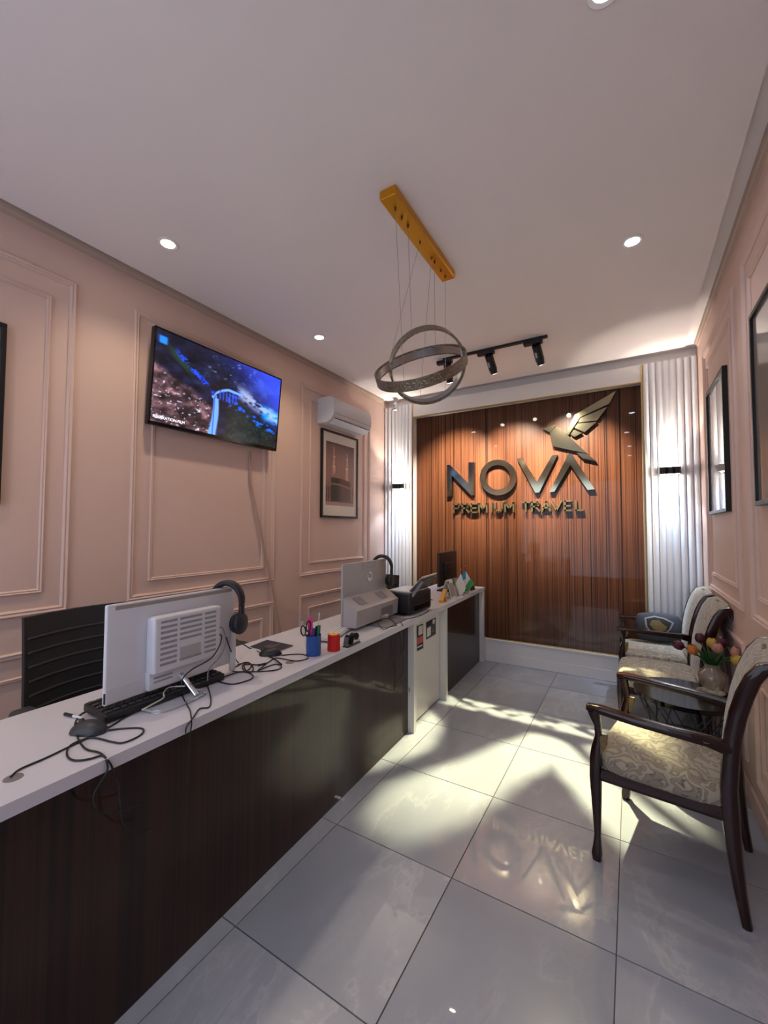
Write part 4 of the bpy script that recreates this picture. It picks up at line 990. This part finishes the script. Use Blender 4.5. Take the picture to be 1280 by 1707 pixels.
cable('black power lead lying along the printer', Z([(850, 1112), (1000, 1122), (1180, 1092), (1330, 1040), (1420, 980)], 560, 910, s), .0026)

# ================================================================== BEHIND THE COUNTER
def office_chair(label, p, yaw, zt1=1.075, arms=True):
    t = thing('office_chair', label, 'office chair', p, yaw, 'office chairs behind the counter')
    # local +x faces the desk
    rings = []; zt0 = .50
    hx = lambda z: -.23-.06*((z-.5)/.57)**1.5
    for i in range(9):
        z = zt0+(zt1-zt0)*i/8; w_ = .235-.015*(i/8)
        rings.append([(hx(z)-.05*(1-(abs(a))**2)+b, a*w_, z) for a, b in [(-1, .0), (-.5, .0), (0, 0), (.5, 0), (1, 0), (1, -.022), (.5, -.022), (0, -.022), (-.5, -.022), (-1, -.022)]])
    bk = MB().loft(rings).build('backrest', 'graphite', t, smooth=60)
    for i in range(8):
        z = .58+i*(zt1-.61)/8
        MB().tube([(hx(z)-.05*(1-a*a)+.004, a*.21, z) for a in (-1, -.5, 0, .5, 1)], .005, 6, 3).build('rib', 'dark_grey', bk)
    MB().rbox(.02, 0, .46, .48, .48, .08, .035, 4).build('seat', 'graphite', t)
    for s in (1, -1) if arms else ():
        MB().rbox(.0, s*.29, .745, .26, .075, .035, .016, 4).build('armrest', 'dark_grey', t)
        MB().tube([(-.06, s*.29, .73), (-.05, s*.30, .6), (.0, s*.27, .46), (.0, s*.15, .42)], .014, 8, 3).build('arm_support', 'black', t)
    MB().tube([(-.25, 0, .62), (-.24, 0, .48), (-.05, 0, .40)], .022, 8, 3).build('back_support', 'black', t)
    MB().cyl((0, 0, .1), (0, 0, .42), .026, .03, 14).build('gas_column', 'chrome', t)
    for i in range(5):
        q = 2*math.pi*i/5; e = Vector((.29*math.cos(q), .29*math.sin(q), .075))
        MB().cyl((0, 0, .10), tuple(e), .024, .016, 10).build('base_arm', 'black', t)
        MB().cyl((e.x-.012*math.sin(q), e.y+.012*math.cos(q), .028), (e.x+.012*math.sin(q), e.y-.012*math.cos(q), .028), .028, .028, 14).build('caster', 'black', t)
    return t
oc = office_chair('grey mesh office chair with ribbed back behind the nearest computer', (-2.02+.13, .955, 0), R(4))
oc.location = (-1.93+.0, .96, 0)
office_chair('black office chair behind the printer, only the top of its back showing', (-2.14, 3.22, 0), R(-84), 1.0, False)
t = thing('swivel_stool', 'dark round seat just showing behind the counter beside the nearest computer', 'stool', (-2.08, 1.62, 0))
MB().lathe([(.01, .70), (.17, .70), (.18, .715), (.175, .745), (.15, .755), (.01, .757)], n=32).build('seat', 'graphite', t, smooth=50)
MB().cyl((0, 0, .05), (0, 0, .70), .025, .028, 14).build('column', 'chrome', t)
MB().lathe([(.01, 0), (.2, 0), (.2, .012), (.04, .05), (.01, .05)], n=28).build('base', 'black', t)

# ================================================================== CHAIRS ON THE RIGHT
PATH = [(.497, 0), (.48, .12), (.468, .24), (.46, .36), (.457, .48), (.463, .58), (.473, .68), (.488, .76), (.51, .84), (.535, .905), (.562, .945), (.588, .955), (.606, .935), (.61, .91)]
def lx(u): return .25-u
def wooden_chair(label, p, rz, arms, group):
    t = thing('upholstered_chair', label, 'chair', p, rz, group)
    wf, wb = .275, .245
    for s in (1, -1):
        pth = [(lx(u), s*(wb-.0), z) for u, z in PATH]
        sz = [(.019, .016+.012*min(1, i/3)-(.010*max(0, (i-8)/5))) for i in range(len(PATH))]
        MB().sweep(pth, sz, (0, 1, 0), 12, 3.5).build('rear_stile', 'mahogany', t, smooth=45)
        fl = [(.0, 0, .017), (.0, .03, .021), (.002, .07, .016), (.004, .11, .013), (.002, .25, .019), (.0, .36, .024), (.002, .44, .024)]
        if arms: fl += [(.006, .49, .020), (.014, .54, .014), (.012, .585, .014), (.002, .62, .020), (-.004, .645, .024)]
        MB().sweep([(lx(u), s*wf, z) for u, z, _ in fl], [(h, h) for _, _, h in fl], (0, 1, 0), 12, 4).build('front_leg', 'mahogany', t, smooth=45)
        if arms:
            ap = [(lx(-.03), s*wf, .655), (lx(.02), s*wf, .656), (lx(.15), s*(wf+.004), .650), (lx(.3), s*(wf-.004), .645), (lx(.40), s*(wf-.02), .640), (lx(.475), s*(wb), .625)]
            ar = MB().sweep(ap, [(.022, .014), (.027, .017), (.026, .017), (.024, .018), (.022, .022), (.018, .03)], (0, 1, 0), 12, 3.5).build('armrest', 'mahogany', t, smooth=45)
            MB().prism([(lx(.385), s*(wf+.004)-.0, .642), (lx(.44), s*(wb+.016), .636), (lx(.43), s*(wb+.016), .612), (lx(.40), s*(wb+.020), .618)], (0, s*.004, 0)).build('carving', 'emblem_gold', ar, smooth=0)
            MB().prism([(lx(.024), s*(wf-.012), .545), (lx(.05), s*(wf-.012), .55), (lx(.045), s*(wf-.012), .505), (lx(.03), s*(wf-.012), .47), (lx(.018), s*(wf-.012), .47)], (0, s*.026, 0)).build('corner_bracket', 'emblem_gold', t, smooth=0)
        MB().sweep([(lx(.0), s*wf, .372), (lx(.46), s*wb, .378)], (.014, .024), (0, 1, 0), 8, 6).build('side_rail', 'mahogany', t)
    MB().box(lx(.012)-.0, lx(-.012), -wf, wf, .35, .396, .004).build('front_rail', 'mahogany', t)
    MB().box(lx(.47), lx(.45), -wb, wb, .352, .40, .004).build('rear_rail', 'mahogany', t)
    # sprung seat
    m = MB(); rings = []
    for z, g_ in ((.388, .0), (.405, .012), (.43, .014), (.452, .006), (.466, -.02), (.474, -.07), (.478, -.15)):
        rg = []
        for k in range(36):
            q = 2*math.pi*k/36; c_, s_ = math.cos(q), math.sin(q); rr = (abs(c_)**6+abs(s_)**6)**(-1/6)
            hx_ = .235+g_; hy_ = (.262 if arms else .27)+g_; xx = c_*rr*hx_; rg.append((.018+xx, s_*rr*hy_*(1-.05*(-(xx)/.235)), z))
        rings.append(rg)
    m.loft(rings).build('seat_cushion', 'damask', t, smooth=60)
    # upholstered back following the stiles
    PB = [q for q in PATH if q[1] >= .47]; rings = []
    for i, (u, z) in enumerate(PB):
        nx, nz = 1, 0
        a = PB[max(0, i-1)]; b = PB[min(len(PB)-1, i+1)]; dx, dz = lx(b[0])-lx(a[0]), b[1]-a[1]; l_ = math.hypot(dx, dz); nx, nz = dz/l_, -dx/l_
        fr, bk_ = .034, .016
        rings.append([(lx(u)+nx*(fr*(1-.3*abs(e)**3) if f_ else -bk_), e*(wb-.02), z+nz*(fr*(1-.3*abs(e)**3) if f_ else -bk_)) for e, f_ in ((-1, 1), (-.6, 1), (-.2, 1), (.2, 1), (.6, 1), (1, 1), (1, 0), (.3, 0), (-.3, 0), (-1, 0))])
    MB().loft(rings).build('back_cushion', 'damask', t, smooth=50)
    MB().sweep([(lx(.612), -wb, .905), (lx(.612), wb, .905)], (.012, .010), (1, 0, 0), 8, 4).build('top_rail', 'mahogany', t)
    MB().box(lx(.572)-.012, lx(.572)+.012, -.05, .05, .957, .982, .006).build('crest_carving', 'emblem_gold', t)
    return t
ch = wooden_chair('dark wooden armchair with beige damask seat standing nearest the camera', (.142, 2.318, 0), R(169), True, 'carved wooden chairs along the right wall')
ch3 = clone(ch, (.165, 4.14, 0), R(180), 'dark wooden damask armchair farthest away, with the grey cushion on it')
wooden_chair('damask side chair without armrests, between the round table and the far armchair', (.168, 3.54, 0), R(180), False, 'carved wooden chairs along the right wall')

# cushion on the far armchair
cc = Vector((.19, 4.275, .478))
t = thing('throw_cushion', 'grey throw cushion with a shield emblem on the far armchair', 'cushion', tuple(cc), R(6))
XX = Matrix.Rotation(R(-18), 4, 'X')
rings = []
def pil(a, b, s_):
    e = (1-a*a)*(1-b*b); pin = 1-.10*(a*a*b*b) ; return Vector((a*.175*(1-.06*b*b)*pin, s_*(.008+.055*max(0, e)**.45), .135+b*.125*(1-.06*a*a)*pin))
N_ = 14; m = MB(); m.X = XX
for s_ in (1, -1):
    vs_ = [tuple(pil(-1+2*i/N_, -1+2*j/N_, s_)) for j in range(N_+1) for i in range(N_+1)]
    m.add(vs_, [(j*(N_+1)+i, j*(N_+1)+i+1, (j+1)*(N_+1)+i+1, (j+1)*(N_+1)+i) for j in range(N_) for i in range(N_)])
ed = [(-1+2*i/N_, -1) for i in range(N_+1)]+[(1, -1+2*j/N_) for j in range(1, N_+1)]+[(1-2*i/N_, 1) for i in range(1, N_+1)]+[(-1, 1-2*j/N_) for j in range(1, N_)]
m.loft([[tuple(pil(a, b, 1)) for a, b in ed], [tuple(pil(a, b, -1)) for a, b in ed]], cap=False)
cu = m.build('cover', 'cushion', t, smooth=70)
def patch(name, mat, uv, lift):
    m = MB(); m.X = XX; n = len(uv); c0 = (sum(a for a, b in uv)/n, sum(b for a, b in uv)/n); K = 5; rg = []
    for k in range(K+1):
        rg.append([tuple(pil(c0[0]+(a-c0[0])*k/K, c0[1]+(b-c0[1])*k/K, -1)+Vector((0, -lift, 0))) for a, b in uv])
    m.loft(rg, cap=False); return m.build(name, mat, cu, smooth=70)
sh = [(-.62, .55), (-.2, .72), (.25, .62), (.62, .35), (.45, -.15), (.1, -.62), (-.3, -.62), (-.58, -.1)]
patch('emblem_border', 'emblem_silver', sh, .003); patch('emblem_field', 'emblem_black', [(a*.86-.01, b*.86) for a, b in sh], .0045)
patch('emblem_figure', 'emblem_gold', [(-.42, .1), (-.3, .38), (.0, .42), (.12, .2), (.3, .02), (.22, -.25), (0, -.38), (-.25, -.25)], .006)

# round glass table with wire lattice
TC = Vector((.243, 3.0, 0)); TZ = .50; TR = .25
t = thing('side_table', 'round black glass-topped side table with crossed wire sides between the chairs', 'table', tuple(TC))
M['tabletop'] = pm('smoked_glass_top', lin(28, 28, 32), .04, coat=1, ior=1.9)
MB().lathe([(.001, TZ-.008), (TR-.012, TZ-.008), (TR-.010, TZ), (.001, TZ)], n=48).build('glass_top', 'tabletop', t)
MB().lathe([(TR-.013, TZ-.022), (TR, TZ-.022), (TR, TZ+.003), (TR-.010, TZ+.003)], n=48).build('rim', 'black_gloss', t, smooth=40)
MB().tube([(.17*math.cos(2*math.pi*k/28), .17*math.sin(2*math.pi*k/28), .006) for k in range(28)], .006, 6, 1, True).build('base_ring', 'black', t)
MB().tube([(.15*math.cos(2*math.pi*k/28), .15*math.sin(2*math.pi*k/28), .25) for k in range(28)], .004, 6, 1, True).build('waist_ring', 'black', t)
for k in range(12):
    for dk in (2.2, -2.2):
        a, c_, b = 2*math.pi*k/12, 2*math.pi*(k+dk/2)/12, 2*math.pi*(k+dk)/12
        MB().tube([((TR-.012)*math.cos(a), (TR-.012)*math.sin(a), TZ-.02), (.15*math.cos(c_), .15*math.sin(c_), .25), (.17*math.cos(b), .17*math.sin(b), .006)], .0035, 5, 1).build('wire', 'black', t)
VC = Vector((.395, 3.115, TZ))
t = thing('flower_vase', 'round glazed vase holding tulips on the glass table', 'vase', tuple(VC))
MB().lathe([(.002, 0), (.034, 0), (.04, .004), (.066, .045), (.074, .08), (.066, .11), (.042, .132), (.036, .15), (.044, .165), (.040, .165), (.032, .15), (.036, .13), (.002, .10)], n=32).build('bowl', 'vase', t, smooth=50)
t = thing('crystal_dish', 'glittering cut crystal dish in front of the vase on the glass table', 'dish', (.375, 3.02, TZ))
MB().lathe([(.002, 0), (.035, 0), (.06, .022), (.068, .03), (.062, .03), (.036, .008), (.002, .008)], n=14).build('dish_body', 'crystal', t, smooth=10)
cols = [('tulip_purple', 'dark purple tulip leaning left in the vase', -.15, -.02, .26), ('tulip_orange', 'orange tulip at the left of the bunch', -.105, -.06, .235), ('tulip_purple', 'dark red tulip at the back of the bunch', -.05, .05, .275),
        ('tulip_yellow', 'pale yellow tulip standing tallest in the bunch', .0, -.01, .27), ('tulip_pink', 'pink tulip in the middle of the bunch', .02, -.04, .255), ('tulip_purple', 'dark red tulip behind the yellow tulips', .06, .05, .26),
        ('tulip_yellow', 'yellow tulip drooping right over the chair back', .085, -.06, .225), ('tulip_pink', 'cream and pink tulip at the right of the bunch', .11, -.03, .24)]
for i, (mt, lab, dx, dy, hz) in enumerate(cols):
    hz -= .085; dx *= .8
    base = VC+Vector((dx*.1, dy*.2, .12)); t = thing('tulip', lab, 'flower', tuple(base), 0, 'tulips in the vase')
    e = Vector((dx, dy, hz-.05)); MB().tube([(0, 0, 0), tuple(e*.5+Vector((0, 0, .03))), tuple(e)], .0035, 6, 4).build('stem', 'stem', t)
    dr = (e*.35+Vector((0, 0, .10))).normalized() if i not in (0, 6) else Vector((dx*2.5, dy, .08)).normalized()
    q = dr.to_track_quat('Z', 'Y').to_matrix().to_4x4()
    for k in range(6):
        m = MB(); m.X = Matrix.Translation(e) @ q @ Matrix.Rotation(2*math.pi*k/6, 4, 'Z'); r0 = 1.0 if k % 2 else .88
        rg = []
        for z, rr, ww in ((0, .006, .006), (.012, .022*r0, .017), (.03, .027*r0, .019), (.048, .023*r0, .013), (.06, .016*r0, .003)):
            rg.append([(rr-.004*(a*a), a*ww, z) for a in (-1, -.5, 0, .5, 1)]+[(rr-.004*(a*a)-.002, a*ww, z) for a in (1, .5, 0, -.5, -1)])
        m.loft(rg).build('petal', mt, t, smooth=60)
    for k in range(2):
        a = random.uniform(0, 6.28); l_ = random.uniform(.10, .15); d = Vector((math.cos(a)*.45+dx, math.sin(a)*.45+dy, .95)).normalized()
        sd_ = d.cross(Vector((math.cos(a), math.sin(a), 0))).normalized()
        MB().sweep([Vector((0, 0, .01)), d*l_*.4, d*l_*.75+Vector((math.cos(a), math.sin(a), 0))*.01, d*l_+Vector((math.cos(a), math.sin(a), 0))*.03], [(.006, .0015), (.014, .0015), (.011, .0015), (.001, .001)], tuple(sd_), 8, 2).build('leaf', 'stem', t, smooth=60)
